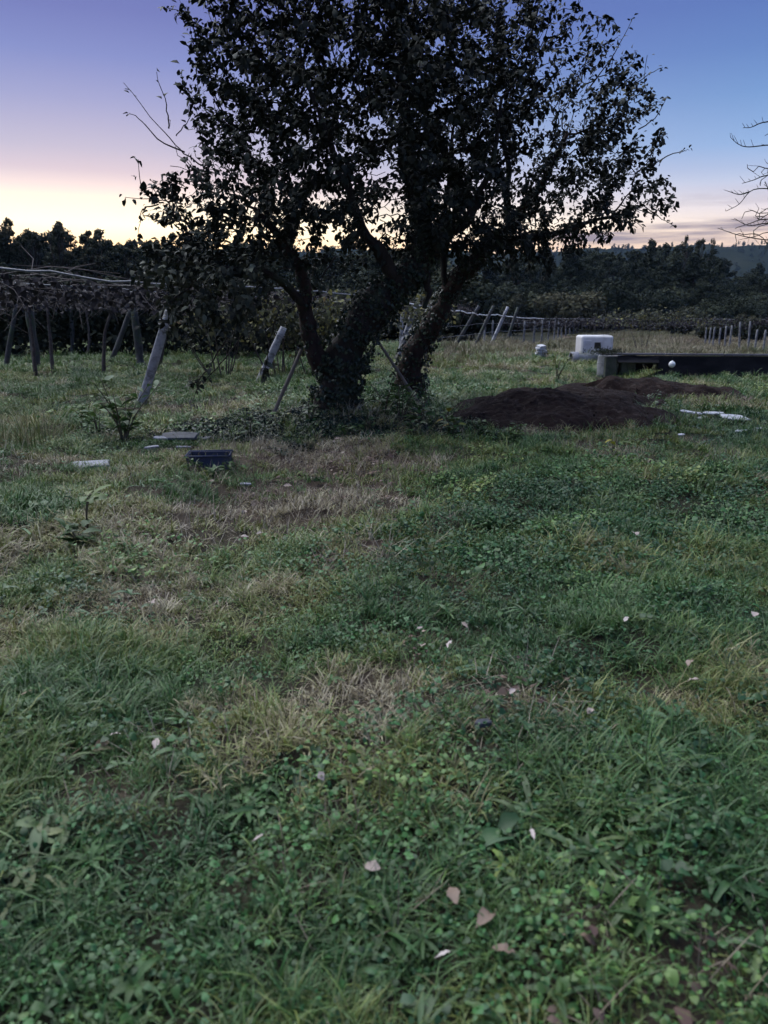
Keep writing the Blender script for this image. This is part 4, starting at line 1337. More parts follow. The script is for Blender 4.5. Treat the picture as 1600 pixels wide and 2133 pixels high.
for (px, d, hz, n, sx, lab) in ((735, 21.5, 1.45, 1100, .5, 'yellowing grape vine seen in the fork of the fruit tree'), (660, 21, 1.35, 900, .5, 'olive-leaved grape vine left of the fruit tree trunk'),
                                (590, 20.3, 1.6, 560, .6, 'dull grape vine behind the drooping branches'), (880, 27, 1.75, 420, .5, 'yellow-green grape vine between the two fruit tree trunks'),
                                (470, 19.8, 1.5, 520, .8, 'shaded grape vine left of the drooping branch tip')):
    x = (px - 800) / F * d * 1.0
    leaf_mass('grape_vine', lab, 'vine', n, vine_box((x, d, hz), (sx, .5, .38), 2.3), 'vine', (.36, .2), .09, .18, int(px), 8, None, (x, d, float(gz(x, d))), 'grape vines along the pergola edge')
for (px, d, lab, n, wd) in ((1330, 50, 'straggly vine on two stakes above the trailer\'s right', 420, .75), (1258, 58, 'faint vine above the white trailer', 200, .8), (1400, 58, 'low vine right of the straggly one', 260, 1.3)):
    x = (px - 800) / F * d
    leaf_mass('field_vine', lab, 'vine', n, vine_box((x, d, 1.6), (wd, .6, .3), 2.5), 'vine', (.3, .2), .12, .24, int(px), 7, None, (x, d, float(gz(x, d))), 'vines in the far field')
leaf_mass('vineyard_canopy', 'grey band of trained vines across the far field', 'vines', 9000, lambda r, n: np.column_stack([r.uniform(11, 62, n), r.uniform(60, 88, n), 1.2 + r.normal(0, .2, n)]), 'withered', (.4, .25), .12, .26, 47, 0, 'stuff')


# ------------------------------------------------------------------ sticks propped by the trunks
def stick(label, pts, rad, name='prop_stick'):
    q = np.array([P(*t) for t in pts]); q[0, 2] = float(gz(q[0, 0], q[0, 1])) - .06
    b = MB(); sm = smooth_path(q, 6); b.tube(sm, np.linspace(rad, rad * .75, len(sm)), 8, True, .5, .15, 2)
    o = b.build(name, M['stick'], None, True, q[0]); o.location = q[0]
    return tag(o, label, 'stick', 'sticks leaning by the trunks')


stick('straight stick leaning right against the tree\'s left stem', [(562, 842, 11.0), (628, 728, 11.0)], .032)
stick('long thin stick leaning left against the big trunk from the weeds', [(893, 866, 11.7), (780, 700, 11.2)], .026)
stick('small pale stake tilted in the grass left of the tree', [(452, 884, 11.2), (444, 858, 11.2)], .028, 'stake')

# ------------------------------------------------------------------ heaps of dug soil
clods = []


def mound(label, cx, cy, rx, ry, h, seed):
    n = 130
    u = np.linspace(-1.18, 1.18, n)
    U, W = np.meshgrid(u, u)
    x, y = cx + U * rx, cy + W * ry
    rr = np.sqrt(U ** 2 + W ** 2) * (1 + .35 * (vn(np.arctan2(W, U) * 1.6 + 9, U * 0, seed) - .5)) + .16 * (vn(x * 3, y * 3, seed + 1) - .5)
    prof = np.clip(1 - rr, 0, 1)
    prof = 1 - (1 - np.minimum(prof * 1.5, 1)) ** 2
    lump = .55 + .7 * vn(x * 1.7, y * 1.7, seed + 2) + .2 * (vn(x * 4, y * 4, seed + 3) - .5) + .12 * (vn(x * 11, y * 11, seed + 4) - .5) + .06 * (vn(x * 23, y * 23, seed + 5) - .5)
    z = gz(x, y) + h * 1.12 * prof * lump + (prof > 0) * .02 * vn(x * 20, y * 20, seed + 6) - .05 * (prof <= 0)
    V = np.column_stack([x.ravel(), y.ravel(), z.ravel()])
    q = (np.arange(n - 1)[:, None] * n + np.arange(n - 1)[None]).ravel()
    keep = (prof.ravel()[q] > 0) | (prof.ravel()[q + n + 1] > 0)
    q = q[keep]
    base = np.array([cx, cy, float(gz(cx, cy))])
    o = link(bpy.data.objects.new('soil_heap', fast_mesh('soil_heap', V - base, [np.stack([q, q + 1, q + n + 1, q + n], 1)], M['soil'], None, True)))
    o.location = base
    tag(o, label, 'soil heap', 'heaps of dug soil')
    k = prof.ravel() > .02
    clods.append((V[k], seed))


for (m_, lab) in zip(MOUNDS, ('nearest heap of dark dug soil right of the trees', 'rear right heap of dark soil before the black wall', 'low flat soil heap behind the nearest one', 'small soil heap touching the weeds by the tree')):
    mound(lab, *m_, seed=int(m_[0] * 10))


def clod_mesh(seed):
    bm = bmesh.new(); bmesh.ops.create_icosphere(bm, subdivisions=1, radius=1)
    r = random.Random(seed)
    for v in bm.verts: v.co *= r.uniform(.65, 1.25); v.co.z *= .7
    me = bpy.data.meshes.new('clod'); bm.to_mesh(me); bm.free(); me.materials.append(M['soil'])
    return me


cp = []
for V_, sd in clods:
    j = rng.integers(0, len(V_), 160); cp.append(V_[j] + rng.normal(0, .02, (160, 3)) * np.array([1, 1, .2]))
for (cx, cy, rx, ry, h) in MOUNDS:          # crumbs thrown round the heaps
    a = rng.uniform(0, 6.283, 120); q = rng.uniform(.9, 1.3, 120)
    x, y = cx + np.cos(a) * rx * q, cy + np.sin(a) * ry * q
    cp.append(np.column_stack([x, y, gz(x, y) + .01]))
cp = np.concatenate(cp); m = len(cp)
scatter('soil_clods', 'loose clods of dark soil strewn over the heaps', 'soil', [clod_mesh(s) for s in range(4)], cp, rng.uniform(0, 6.28, (m, 3)), .008 + .02 * rng.random(m) ** 3, rng.integers(0, 4, m), rng.random(m))
gp = []
for (cx, cy, rx, ry, h) in MOUNDS:          # grass sprouting at the foot of the heaps
    a = rng.uniform(0, 6.283, 60); q = rng.uniform(.85, 1.2, 60)
    gp.append(np.column_stack([cx + np.cos(a) * rx * q, cy + np.sin(a) * ry * q]))
gp = np.concatenate(gp); m = len(gp)
scatter('heap_grass', 'ragged grass round the foot of the soil heaps', 'grass', [blades(26, .12, .3, .010, .35, .07, 700 + s, 4, .5) for s in range(4)], lift(gp), euler(m, .1), rng.uniform(.6, 1.2, m), rng.integers(0, 4, m), np.clip(rng.normal(.35, .15, m), 0, 1))


# ------------------------------------------------------------------ low black wall, ring, pipe, trailer
def bevel_box(name, size, mat, parent=None, loc=(0, 0, 0), rot=(0, 0, 0), bev=.02, seg=2, jitter=0.0, seed=0):
    bm = bmesh.new(); bmesh.ops.create_cube(bm, size=1)
    for v in bm.verts: v.co = Vector((v.co.x * size[0], v.co.y * size[1], v.co.z * size[2]))
    if jitter:
        r = random.Random(seed)
        for v in bm.verts: v.co += Vector([r.uniform(-jitter, jitter) for _ in range(3)])
    if bev: bmesh.ops.bevel(bm, geom=bm.edges[:], offset=bev, segments=seg, affect='EDGES', profile=.5)
    me = bpy.data.meshes.new(name); bm.to_mesh(me); bm.free()
    if mat: me.materials.append(mat)
    o = link(bpy.data.objects.new(name, me), parent)
    o.location = tuple(float(c) for c in loc); o.rotation_euler = rot
    return o


def black_wall():
    d = WALL_B - WALL_A; ln = float(np.linalg.norm(d)); az = math.atan2(d[1], d[0])
    g = float(gz(*WALL_A))
    e = empty('black_wall', (WALL_A[0], WALL_A[1], g), az)
    tag(e, 'long low wall hung with black plastic sheeting, with a dark opening', 'wall')
    H = .60
    x0, x1 = .30, 1.35                      # the opening
    bevel_box('end_pier', (.30, .5, H), M['moss'], e, (.15, .22, H / 2 - .05), (0, 0, 0), .03, 2, .015, 1)
    # sheeting hung over the blocks behind: wavy face, top folded back
    def sheet(xa, xb, za, zb, nm):
        nx_, nz_ = max(4, int((xb - xa) / .09)), 12
        V = []
        for k in range(nz_ + 1):
            t = k / nz_
            for i in range(nx_ + 1):
                x = xa + (xb - xa) * i / nx_
                z = za + (zb - za) * t
                y = -.03 - .05 * float(vn(x * 2.2, t * 3, 5)) - .03 * float(vn(x * 7, t * 1.5, 6)) - .10 * (1 - t) ** 2
                V.append((x, y, z))
        q = (np.arange(nz_)[:, None] * (nx_ + 1) + np.arange(nx_)[None]).ravel()
        return link(bpy.data.objects.new(nm, fast_mesh(nm, np.array(V), [np.stack([q, q + 1, q + nx_ + 2, q + nx_ + 1], 1)], M['blackpl'], None, True)), e)
    sheet(x1, ln, -.08, H, 'sheeting')
    sheet(x0 - .02, x1, H * .72, H, 'sheeting')
    n = 12; w = (ln - x1) / n
    for i in range(n):
        bevel_box('block', (w - .012, .42, H + .05), M['moss'], e, (x1 + w * (i + .5), .26, H / 2 - .1 - .002 * (i % 2)), (0, 0, 0), .01, 1)
    bevel_box('lintel', (x1 - x0 + .02, .42, .14), M['moss'], e, ((x0 + x1) / 2, .26, H - .145), (0, 0, 0), .01, 1)
    bevel_box('back_wall', (x1 - x0 + .3, .08, H), M['blackpl'], e, ((x0 + x1) / 2, .62, H / 2 - .1), (0, 0, 0), .01, 1)
    m = 7; cw = (ln - .02) / m
    for i in range(m):
        bevel_box('coping_slab', (cw - .015, .62, .055), M['coping'], e, (cw * (i + .5), .24, H + .03 + .003 * (i % 3) - .006 * i), (R(-2.0), 0, 0), .012, 1, .006, i)
    # moss and grass over the left end
    r = np.random.default_rng(3); b = MB(); k = 900
    b.leaves(np.column_stack([r.normal(.05, .22, k), r.normal(.15, .18, k), H + .04 + np.abs(r.normal(0, .06, k))]), r.normal(0, 1, (k, 3)) + np.array([0, 0, .3]), r.normal(0, .6, (k, 3)) + np.array([0, 0, 1]), .07, .02, r.uniform(0, .6, k))
    tag(b.build('moss', M['far_leaf1'], e), None, None, None, 'stuff')


black_wall()


def lathe(name, prof, mat, parent=None, seg=28, smooth=True):
    a = np.arange(seg) / seg * 6.283185; V = []; n = len(prof)
    for r_, z in prof: V.append(np.column_stack([np.cos(a) * r_, np.sin(a) * r_, np.full(seg, z)]))
    V = np.concatenate(V)
    Q = [(k * seg + j, k * seg + (j + 1) % seg, (k + 1) * seg + (j + 1) % seg, (k + 1) * seg + j) for k in range(n - 1) for j in range(seg)]
    return link(bpy.data.objects.new(name, fast_mesh(name, V, [np.array(Q)], mat, None, smooth)), parent)


# white ball-shaped float hung before the opening
p = P(1400, 759, 19.6)
o = lathe('white_ball', [(.001, -.085), (.03, -.082), (.06, -.06), (.082, -.02), (.085, .01), (.07, .05), (.04, .078), (.015, .085), (.012, .10), (.001, .10)], M['wirew'], None, 18)
o.location = p
tag(o, 'small white ball hanging before the black wall', 'ball')
bb = MB(); bb.tube(np.array([[0, 0, .1], [0.004, 0.01, .2], [0, .06, .40]]), .006, 5); o2 = bb.build('cord', M['rubber'], o)

p = P(1268, 776, 20.6); p[2] = float(gz(p[0], p[1]))
e = empty('concrete_ring', p); tag(e, 'pale concrete well ring standing at the wall\'s left end', 'well ring')
lathe('ring', [(.26, .0), (.32, -.1), (.315, .1), (.325, .3), (.31, .52), (.30, .55), (.25, .55), (.245, .5), (.25, .1), (.25, 0)], M['conc'], e)
b = MB(); a = np.linspace(0, 6.283, 30); b.tube(np.column_stack([np.cos(a) * .318, np.sin(a) * .318, a * 0 + .36]), .012, 6, False); b.build('hoop', M['wire'], e)
p = P(1302, 783, 20.4); p[2] = float(gz(p[0], p[1]))
o = bevel_box('mossy_block', (.42, .42, .56), M['moss'], None, (p[0], p[1], p[2] + .24), (0, 0, .12), .05, 3, .03, 7)
tag(o, 'dark mossy block between the concrete ring and the black wall', 'block')

# white pipe lying behind
p = P(1240, 752, 24.5); p[2] = float(gz(p[0], p[1]))
e = empty('white_pipe', (p[0], p[1], p[2] + .24), R(4)); tag(e, 'pale fat pipe lying on the grass left of the concrete ring', 'pipe')
o = lathe('barrel', [(.19, -.8), (.21, -.78), (.21, -.6), (.19, -.59), (.19, .8), (.165, .8), (.165, -.8), (.19, -.8)], M['conc'], e); o.rotation_euler = (0, R(90), 0)
o = lathe('collar', [(.2, -.02), (.235, -.015), (.235, .2), (.2, .21)], M['slab'], e); o.rotation_euler = (0, R(90), 0); o.location = (-.8, 0, 0)

# heap of four white slabs
p = P(1127, 742, 30); gzv = float(gz(p[0], p[1]))
for i, (dx, w, lab) in enumerate(((-.02, .44, 'bottom'), (.03, .40, 'second lowest'), (-.03, .36, 'second highest'), (.0, .26, 'topmost'))):
    o = bevel_box('white_slab', (w, .34, .085), M['white'], None, (p[0] + dx, p[1], gzv + .13 + i * .105), (R(8), R(4 * (-1) ** i), R(8 * i - 10)), .02, 2, .008, i)
    tag(o, '%s slab of the small white pile in the grass left of the trailer' % lab, 'slab', 'white slabs in a pile')
bevel_box('slab_base', (.3, .28, .2), M['conc'], None, (p[0], p[1], gzv + .0), (0, 0, .2), .02, 1)
bpy.data.objects['slab_base'].name = 'footing_block'
tag(bpy.data.objects['footing_block'], 'grey block carrying the small pile of white slabs', 'block')


def trailer():
    d = 33.0
    pl, pt = P(1213, 745, d), P(1282, 699, d)
    w = pt[0] - pl[0]; cx = (pl[0] + pt[0]) / 2; g = float(gz(cx, d)); top = pt[2]
    e = empty('white_trailer', (cx, d + .8, g), R(-6)); tag(e, 'small white rounded trailer box with one square dark window, beyond the pipe', 'trailer')
    h = top - g - .12
    o = bevel_box('body', (w, 1.7, h), M['trailer'], e, (0, 0, .12 + h / 2), (0, 0, 0), .11, 4)
    z = .12 + h
    f = bevel_box('window', (.27, .05, .27), M['rubber'], e, (.02, -.845, z - .42), (0, 0, 0), .015, 1)
    pn = bevel_box('pane', (.21, .02, .21), M['dark'], f, (0, -.028, 0), (0, 0, 0), .004, 1)
    bevel_box('door', (.36, .03, h * .72), M['white'], e, (-.43, -.852, .12 + h * .48), (0, 0, 0), .012, 1)
    for k in range(5): bevel_box('rib', (.02, .02, h * .55), M['trailer'], e, (.28 + k * .07, -.855, .12 + h * .45), (0, 0, 0), .006, 1)
    bevel_box('roof_vent', (.34, .4, .03), M['trailer'], e, (.38, -.3, z + .006), (0, 0, 0), .02, 2)
    for s_ in (-1, 1):
        wh = lathe('wheel', [(.02, -.05), (.12, -.06), (.2, -.06), (.22, -.03), (.22, .03), (.2, .06), (.12, .06), (.02, .05)], M['rubber'], e, 20)
        wh.rotation_euler = (0, R(90), 0); wh.location = (s_ * (w / 2 - .1), .1, .2)
    b = MB(); b.tube(np.array([[0, -.8, .3], [0, -1.5, .28]]), .03, 8); b.build('tow_bar', M['rubber'], e)


trailer()

# ------------------------------------------------------------------ rubble
def slab_at(name, label, cat, px, py, w, dpt, th, rz, mat, tilt=(0, 0), seed=0, group=None, up=.03, shape=None):
    """a broken-edged flat piece lying in the grass"""
    p = G(px, py, up)
    r = random.Random(seed)
    if shape is None:
        n = 9
        shape = []
        for k in range(n):
            a = k / n * 6.283
            c, s_ = math.cos(a), math.sin(a)
            q = 1 / max(abs(c), abs(s_)) * r.uniform(.82, 1.04)
            shape.append((c * q, s_ * q))
    bm = bmesh.new()
    lo = [bm.verts.new((x * w / 2, y * dpt / 2, -th / 2)) for x, y in shape]
    hi = [bm.verts.new((x * w / 2 * .97, y * dpt / 2 * .97, th / 2 + r.uniform(-.15, .15) * th)) for x, y in shape]
    n = len(shape)
    bm.faces.new(list(reversed(lo))); bm.faces.new(hi)
    for k in range(n): bm.faces.new((lo[k], lo[(k + 1) % n], hi[(k + 1) % n], hi[k]))
    bmesh.ops.bevel(bm, geom=bm.edges[:], offset=min(th * .2, .006), segments=1, affect='EDGES')
    me = bpy.data.meshes.new(name); bm.to_mesh(me); bm.free(); me.materials.append(mat)
    o = link(bpy.data.objects.new(name, me)); o.location = tuple(float(c) for c in p); o.rotation_euler = (tilt[0], tilt[1], rz)
    return tag(o, label, cat, group)


GW = 'broken white boards on the right'
for i, a in enumerate(((1528, 869, .40, .30, .035, .15, (.12, .05), 'largest white board, squarish, on the grass at right'), (1486, 860, .34, .15, .03, -.1, (.1, 0), 'long white board left of the largest one'),
                       (1437, 858, .34, .14, .025, -.5, (.08, .1), 'narrow white board at the left end of the litter'), (1462, 870, .2, .12, .025, .4, (.05, -.1), 'small white chip in front of the narrow board'),
                       (1556, 898, .36, .13, .03, .1, (.08, 0), 'white board close to the right edge, nearest of the boards'), (1590, 893, .26, .12, .03, .5, (.1, .1), 'white board cut by the right edge of the picture'),
                       (1500, 817, .3, .1, .02, .0, (.05, 0), 'thin pale strip on the grass right of the rear soil heap'), (1418, 905, .12, .06, .02, .7, (.1, 0), 'tiny pale chip below the nearest soil heap\'s right end'))):
    slab_at('white_board', a[7], 'board', a[0], a[1], a[2], a[3], a[4] * .5, a[5], M['white'], a[6], 20 + i, GW, .06)
slab_at('stone_slab', 'flat pale stone slab in the grass at left', 'slab', 182, 972, .50, .34, .06, .25, M['slab'], (.06, -.04), 51, None, .03)
GS = 'scraps left of the tree'
for i, a in enumerate(((316, 931, .17, .07, .02, .25, 'slab', (.1, -.1), 'pale triangular scrap beside the leafy sapling'), (383, 931, .19, .035, .02, .02, 'slab', (.15, 0), 'thin white strip touching the blue crate'),
                       (352, 935, .09, .03, .015, .2, 'stick', (0, 0), 'short tan sliver left of the white strip'), (375, 908, .50, .34, .03, .1, 'slate', (.14, .05), 'large dark slate sheet behind the crate'),
                       (415, 914, .34, .2, .025, -.3, 'slate', (.1, -.1), 'smaller dark slate sheet behind the crate'), (335, 912, .2, .12, .02, .6, 'slab', (.2, .1), 'grey chip at the left end of the slate'),
                       (404, 893, .12, .05, .02, .3, 'slab', (.1, .1), 'white chip on the far edge of the slate'), (510, 1008, .13, .06, .015, .1, 'slab', (.05, .05), 'small pale flake on the brown litter'),
                       (1005, 1506, .07, .035, .02, .3, 'slate', (.1, 0), 'small grey stone in the grass near the viewer'), (470, 905, .1, .04, .02, .2, 'slab', (.1, .1), 'white chip between slate and tree'))):
    slab_at('scrap', a[8], 'scrap', a[0], a[1], a[2], a[3], a[4], a[5], M[a[6]], a[7], 70 + i, GS, .05)


def crate():
    p = G(438, 970, .0); g = float(gz(p[0], p[1]))
    e = empty('blue_crate', (p[0], p[1], g - .04), R(6)); tag(e, 'dark blue plastic crate lying before the slate scraps', 'crate')
    w, dp, h, t = .44, .32, .18, .014
    bevel_box('side', (w, t, h), M['bluepl'], e, (0, -dp / 2, h / 2), (R(-4), 0, 0), .004, 1)
    bevel_box('side', (w, t, h), M['bluepl'], e, (0, dp / 2, h / 2), (R(4), 0, 0), .004, 1)
    bevel_box('end', (t, dp - .02, h), M['bluepl'], e, (-w / 2 + .006, 0, h / 2 + .001), (0, R(-4), 0), .004, 1)
    bevel_box('end', (t, dp - .02, h), M['bluepl'], e, (w / 2 - .006, 0, h / 2 + .001), (0, R(4), 0), .004, 1)
    bevel_box('bottom', (w - .03, dp - .03, t), M['bluepl'], e, (0, 0, .02), (0, 0, 0), .004, 1)
    b = MB(); x, y = w / 2 + .012, dp / 2 + .012
    b.tube(np.array([(-x, -y, h), (x, -y, h), (x, y, h), (-x, y, h), (-x, -y, h + .001)]), .012, 6, False); b.build('rim', M['bluepl'], e)


crate()


# ------------------------------------------------------------------ single plants
def plant(name, label, cat, base, h, nst, lsz, seed, tint=(.4, .2), spread=.35, leaves=7, mat='plant', asp=.6, top_only=False, group=None):
    r = np.random.default_rng(seed)
    base = np.asarray(base, float); base[2] = float(gz(base[0], base[1]))
    e = empty(name, base)
    lb = MB()
    for i in range(nst):
        az = r.uniform(0, 6.283); hh = h * r.uniform(.6, 1.1)
        d = np.array([math.cos(az), math.sin(az), 0]) * spread * hh * r.uniform(.2, 1)
        q = smooth_path(np.array([[0, 0, -.03], d * .35 + np.array([0, 0, hh * .5]) + r.normal(0, .02, 3), d + np.array([0, 0, hh])]), 6)
        b = MB(); b.tube(q, np.linspace(.012, .004, len(q)) * (h / .6) ** .5, 6); b.build('stem', M['stem'], e, True)
        for k in range(leaves):
            t = (.3 + .7 * (k + r.random()) / leaves) if not top_only else r.uniform(.82, 1)
            p_ = q[min(int(t * (len(q) - 1)), len(q) - 1)]
            a2 = r.uniform(0, 6.283); l = lsz * r.uniform(.6, 1.2)
            out = np.array([math.cos(a2), math.sin(a2), r.uniform(-.1, .6)])
            bl = MB()
            rl = rosette_mb(1, l, l * asp * .5, int(r.integers(1e6)), 3, .5, float(np.clip(r.normal(*tint), 0, 1)), .06)
            Mz = np.array(Matrix.Rotation(a2, 3, 'Z') @ Matrix.Rotation(r.uniform(-.5, .35), 3, 'Y'))
            st = p_ + nrm(out) * l * .25
            lb.tube(np.array([p_, st]), .0025, 3, False, .4)
            lb.add(np.concatenate(rl.V) @ Mz.T + st, np.concatenate(rl.Q), None, np.concatenate(rl.A))
    lb.build('leaves', M[mat], e)
    return tag(e, label, cat, group)


GPL = 'weeds round the foot of the tree'
def at_base(px, py): return G(px, py)


plant('leafy_sapling', 'bushy leafy sapling before the nearest leaning post', 'sapling', at_base(258, 925), .80, 8, .20, 1, (.40, .16), .8, 10, group=GPL)
plant('leafy_sapling', 'low dark leafy weed at the left of the sapling', 'weed', at_base(205, 900), .45, 5, .15, 2, (.2, .12), .7, 6, group=GPL)
plant('yellow_sapling', 'short sapling with a flat yellow-green top in the left grass', 'sapling', at_base(185, 1110), .40, 2, .13, 3, (.70, .04), .15, 4, top_only=True)
plant('low_weed', 'low dark green weed at the foot of the yellow-topped sapling', 'weed', at_base(172, 1140), .16, 5, .13, 33, (.2, .1), .9, 5)
for i, (px, py, h, n, l, tn, lab) in enumerate(((800, 880, .55, 6, .17, .4, 'leafy weed right beside the big trunk'), (835, 890, .62, 6, .19, .48, 'tallest leafy weed between the two trunks'), (875, 895, .5, 6, .17, .5, 'leafy weed below the long stick'),
                                               (912, 905, .48, 2, .17, .8, 'upright weed with yellow-green leaves and bare red stem'), (940, 905, .36, 6, .13, .45, 'low green weed beside the small soil heap'), (770, 905, .32, 5, .12, .3, 'low weed before the big trunk'),
                                               (640, 890, .4, 6, .12, .4, 'leafy weed left of the big trunk'), (590, 895, .32, 5, .11, .5, 'small weed under the left stick'), (525, 905, .36, 4, .12, .45, 'small weed with an orange leaf left of the tree'),
                                               (1000, 915, .26, 6, .11, .4, 'low green clump before the nearest soil heap'), (1070, 920, .24, 6, .10, .55, 'low yellow-green clump before the nearest soil heap'), (1160, 790, .8, 5, .13, .45, 'tall thin weed standing left of the pipe'),
                                               (860, 915, .25, 6, .12, .25, 'dark low weed in front of the tallest one'), (720, 920, .22, 6, .10, .3, 'dark low weed in front of the big trunk'))):
    plant('leafy_weed', lab, 'weed', at_base(px, py), h, n, l, 100 + i, (tn, .14), .6, 6, group=GPL)
plant('yellow_shoot', 'yellow-green shoot standing alone right of centre before the soil heap', 'weed', at_base(1275, 948), .2, 3, .15, 5, (.84, .05), .5, 3, asp=.35)


for i, (px, py, h, lab) in enumerate(((405, 985, .16, 'low weed hiding the crate\'s left corner'), (478, 982, .18, 'low weed hiding the crate\'s right corner'), (440, 998, .11, 'small weed before the middle of the crate'))):
    plant('low_weed', lab, 'weed', at_base(px, py), h, 6, .09, 140 + i, (.4, .15), .9, 5, group=GPL)


def rosette(label, px, py, n, L, W, seed, lobes, up, tint, jag):
    p = G(px, py, .03)
    b = rosette_mb(n, L * .55, W * .42, seed, lobes, up, tint, jag)
    o = b.build('leaf_rosette', M['plant'], None); o.location = p
    return tag(o, label, 'weed', 'flat leaf rosettes in the near grass')


rosette('spiky blue-green rosette left of centre in the near grass', 515, 1695, 11, .20, .020, 1, 6, .55, .3, .45)
rosette('dark starry rosette near the bottom edge', 880, 1962, 14, .14, .012, 2, 6, .3, .22, .5)
rosette('rosette with one bright yellow-green leaf at lower right', 1050, 1810, 6, .13, .024, 3, 3, .8, .74, .15)
rosette('dark rosette right of the yellow-green one', 1240, 1790, 9, .17, .026, 4, 4, .6, .25, .3)
rosette('wide leafy rosette near the bottom right', 1350, 1930, 9, .17, .030, 5, 3, .7, .3, .25)
rosette('pale rosette at the lower centre', 760, 1880, 8, .15, .026, 6, 4, .5, .45, .3)
rosette('grey-green rosette among clover right of centre', 1010, 1460, 8, .13, .016, 7, 4, .6, .4, .3)
rosette('small rosette on the worn strip', 690, 1420, 9, .11, .014, 8, 4, .6, .35, .3)
rosette('broad-leaved rosette at the lower left', 190, 1800, 8, .16, .03, 9, 3, .7, .35, .2)
rosette('broad-leaved rosette at the bottom left corner', 280, 2060, 8, .15, .032, 10, 3, .8, .3, .2)


# ------------------------------------------------------------------ fallen leaves, one by one
def fallen(label, px, py, size, asp, tint, seed, curl=.3):
    r = np.random.default_rng(seed)
    p = G(px, py, .07)
    k = .72 * size / F * np.linalg.norm(p - np.array([0, 0, CAMH]))
    n = 7; V = []
    for i in range(n + 1):
        t = i / n
        ww = math.sin(min(t * 1.05 + .03, 1) * math.pi) ** .75 * asp * .5 * (1 + .25 * (r.random() - .5) - (.18 if i % 2 else 0))
        zc = curl * (.25 - (t - .5) ** 2) + r.normal(0, .03)
        V += [((t - .5), -ww, zc + ww * curl * 1.3 + r.normal(0, .03)), ((t - .5), 0, zc), ((t - .5), ww, zc + ww * curl * 1.1 + r.normal(0, .03))]
    V += [(-.62, .01, .08), (-.62, -.02, .08)]
    V = np.array(V) * k
    Q = []
    for i in range(n):
        a = 3 * i; Q += [(a, a + 1, a + 4, a + 3), (a + 1, a + 2, a + 5, a + 4)]
    b = MB(); b.add(V, Q, [(3 * n + 3, 1, 3 * n + 4)], max(0, tint - .08))
    o = b.build('fallen_leaf', M['deadleaf']); o.location = p
    o.rotation_euler = (r.normal(0, .25) + .25, r.normal(0, .25), r.uniform(0, 6.28))
    return tag(o, label, 'leaf', 'fallen leaves on the grass')


FL = [(670, 1617, 30, .8, .72, 'round pinkish fallen leaf left of centre, lower half'), (777, 1806, 48, .7, .6, 'pinkish fallen leaf near the bottom centre'), (945, 1866, 66, .55, .3, 'tan curled leaf below the yellow-green rosette'),
      (1010, 1918, 92, .42, .28, 'long brown-grey leaf standing near the bottom centre'), (878, 1346, 42, .6, .62, 'largest pinkish leaf on the worn patch at centre'), (936, 1342, 34, .4, .8, 'white ragged leaf right of the largest pinkish one'),
      (968, 1302, 24, .6, .55, 'small pink leaf above the white ragged one'), (875, 1308, 20, .5, .7, 'small pale leaf above the largest pinkish one'), (1068, 1440, 28, .6, .74, 'pale pink leaf in clover right of centre'),
      (1230, 1481, 30, .6, .62, 'pinkish leaf on the dark bare patch'), (1437, 1381, 28, .8, .5, 'tan leaf at right, upper one of two'), (1446, 1418, 36, .6, .66, 'pale leaf at right, lower one of two'),
      (1325, 1112, 30, .6, .68, 'pale leaf lying on clover at upper right'), (325, 1548, 44, .5, .68, 'curled pale leaf at the left, below the yellow tuft'), (510, 1118, 26, .5, .7, 'pale leaf on the dry grass left of centre'),
      (541, 1110, 20, .5, .66, 'small pale leaf right of another on the dry grass'), (823, 1082, 28, .4, .8, 'bright pale leaf on the worn strip'), (240, 1530, 28, .6, .8, 'whitish leaf left of the curled one'),
      (922, 1990, 44, .5, .86, 'bluish white leaf at the bottom centre'), (1572, 1280, 34, .6, .7, 'pale leaf at the right edge'), (1305, 1290, 30, .5, .85, 'whitish leaf below the clover hump'),
      (318, 1255, 36, .6, .6, 'pinkish leaf on the straw patch at left'), (1110, 1738, 40, .35, .8, 'narrow whitish leaf in lower right clover'),
      
      (540, 1745, 44, .3, .75, 'narrow pale leaf by the spiky rosette'), 
      (600, 1012, 26, .5, .55, 'tan leaf on the brown litter'), (705, 915, 24, .7, .5, 'pinkish leaf at the foot of the big trunk'), (1050, 1980, 60, .5, .25, 'brown leaf near the bottom, right of the starry rosette'), (517, 882, 40, .8, .2, 'orange-brown leaf caught in the weeds left of the tree')]
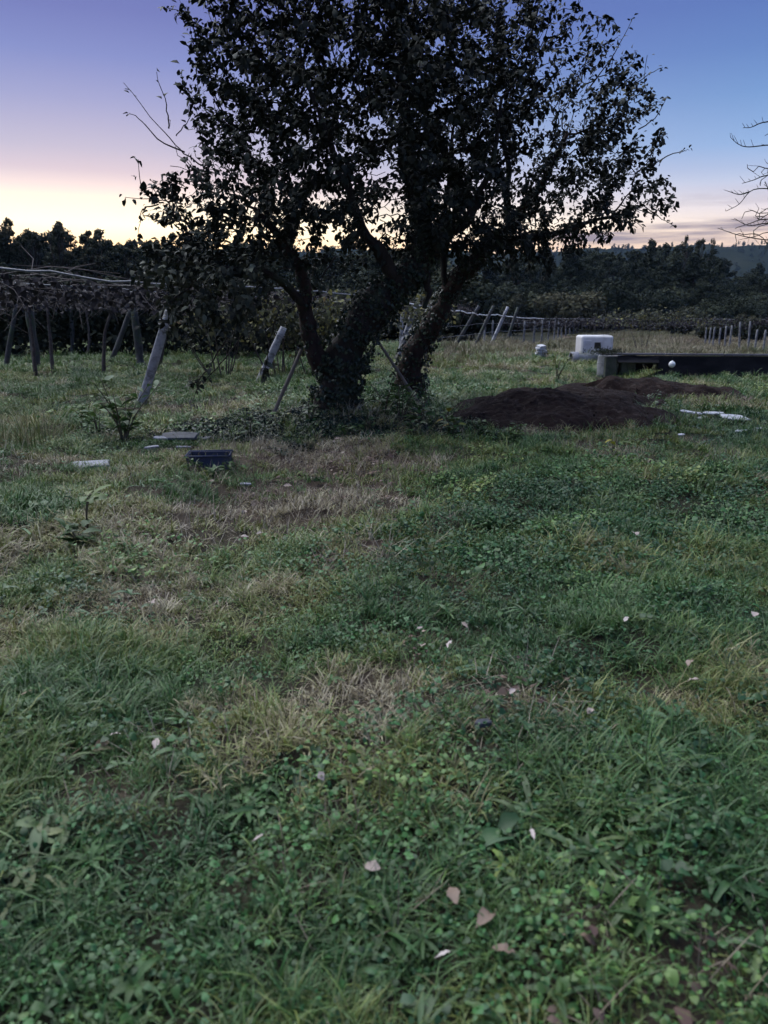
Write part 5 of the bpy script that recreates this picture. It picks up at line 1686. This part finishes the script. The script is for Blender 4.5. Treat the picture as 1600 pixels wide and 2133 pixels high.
for i, f in enumerate(FL):
    fallen(f[5], f[0], f[1], f[2], f[3], f[4], 500 + i)


# ------------------------------------------------------------------ ground ivy and tall grass clumps
a = rng.normal(0, 1, (420, 2)) * np.array([1.0, .42]) + np.array([-.72, 10.35])
M['ivy_ground'] = leaf_mat('ground_ivy_leaf', [(0, (.012, .024, .016)), (.7, (.024, .042, .026)), (1, (.05, .07, .042))], .5, .08, True, .03, .35, .3)
scatter('ground_ivy', 'dark ivy creeping over the ground before the big trunk', 'ivy', [leaf_patch(.3, 190, 1800 + v, .036, 'ivy_ground', .01, .1, .85, 6, 12, .05, .7) for v in range(3)],
        lift(a), lay(a), rng.uniform(.7, 1.2, len(a)), rng.integers(0, 3, len(a)), rng.random(len(a)))
M['clump'] = leaf_mat('tall_grass_blade', [(0, (.06, .10, .035)), (.5, (.13, .14, .055)), (1, (.28, .24, .14))], .5, .2, False, .03, .3, .35)
for i, (px, py, h, lab) in enumerate(((18, 925, .55, 'tall grass clump at the very left edge'), (62, 930, .6, 'tall grass clump with tawny stalks, second from the left edge'), (108, 920, .42, 'shorter grass clump left of the leafy sapling'), (1455, 800, .3, 'yellow-green grass clump before the black wall'))):
    q = G(px, py)
    o = link(bpy.data.objects.new('grass_clump', blades(110, h * .5, h * 1.25, .008, .28, .17, 900 + i, 4, .5, 'clump'))); o.location = q
    tag(o, lab, 'grass clump', 'tall grass clumps')

# ------------------------------------------------------------------ evening haze over the valley
hz = bevel_box('haze', (3600, 2000, 118), None, None, (0, 660, 53), (0, 0, 0), 0)
hz.data.materials.clear()
mh = bpy.data.materials.new('evening_haze'); mh.use_nodes = True
th = mh.node_tree; th.nodes.clear()
vo = th.nodes.new('ShaderNodeOutputMaterial'); pv = th.nodes.new('ShaderNodeVolumePrincipled')
pv.inputs['Color'].default_value = (.45, .66, 1.0, 1); pv.inputs['Density'].default_value = .00010
lk(th, pv.outputs[0], vo.inputs['Volume'])
hz.data.materials.append(mh)
tag(hz, 'thin bluish evening haze over the valley', None, None, 'stuff')
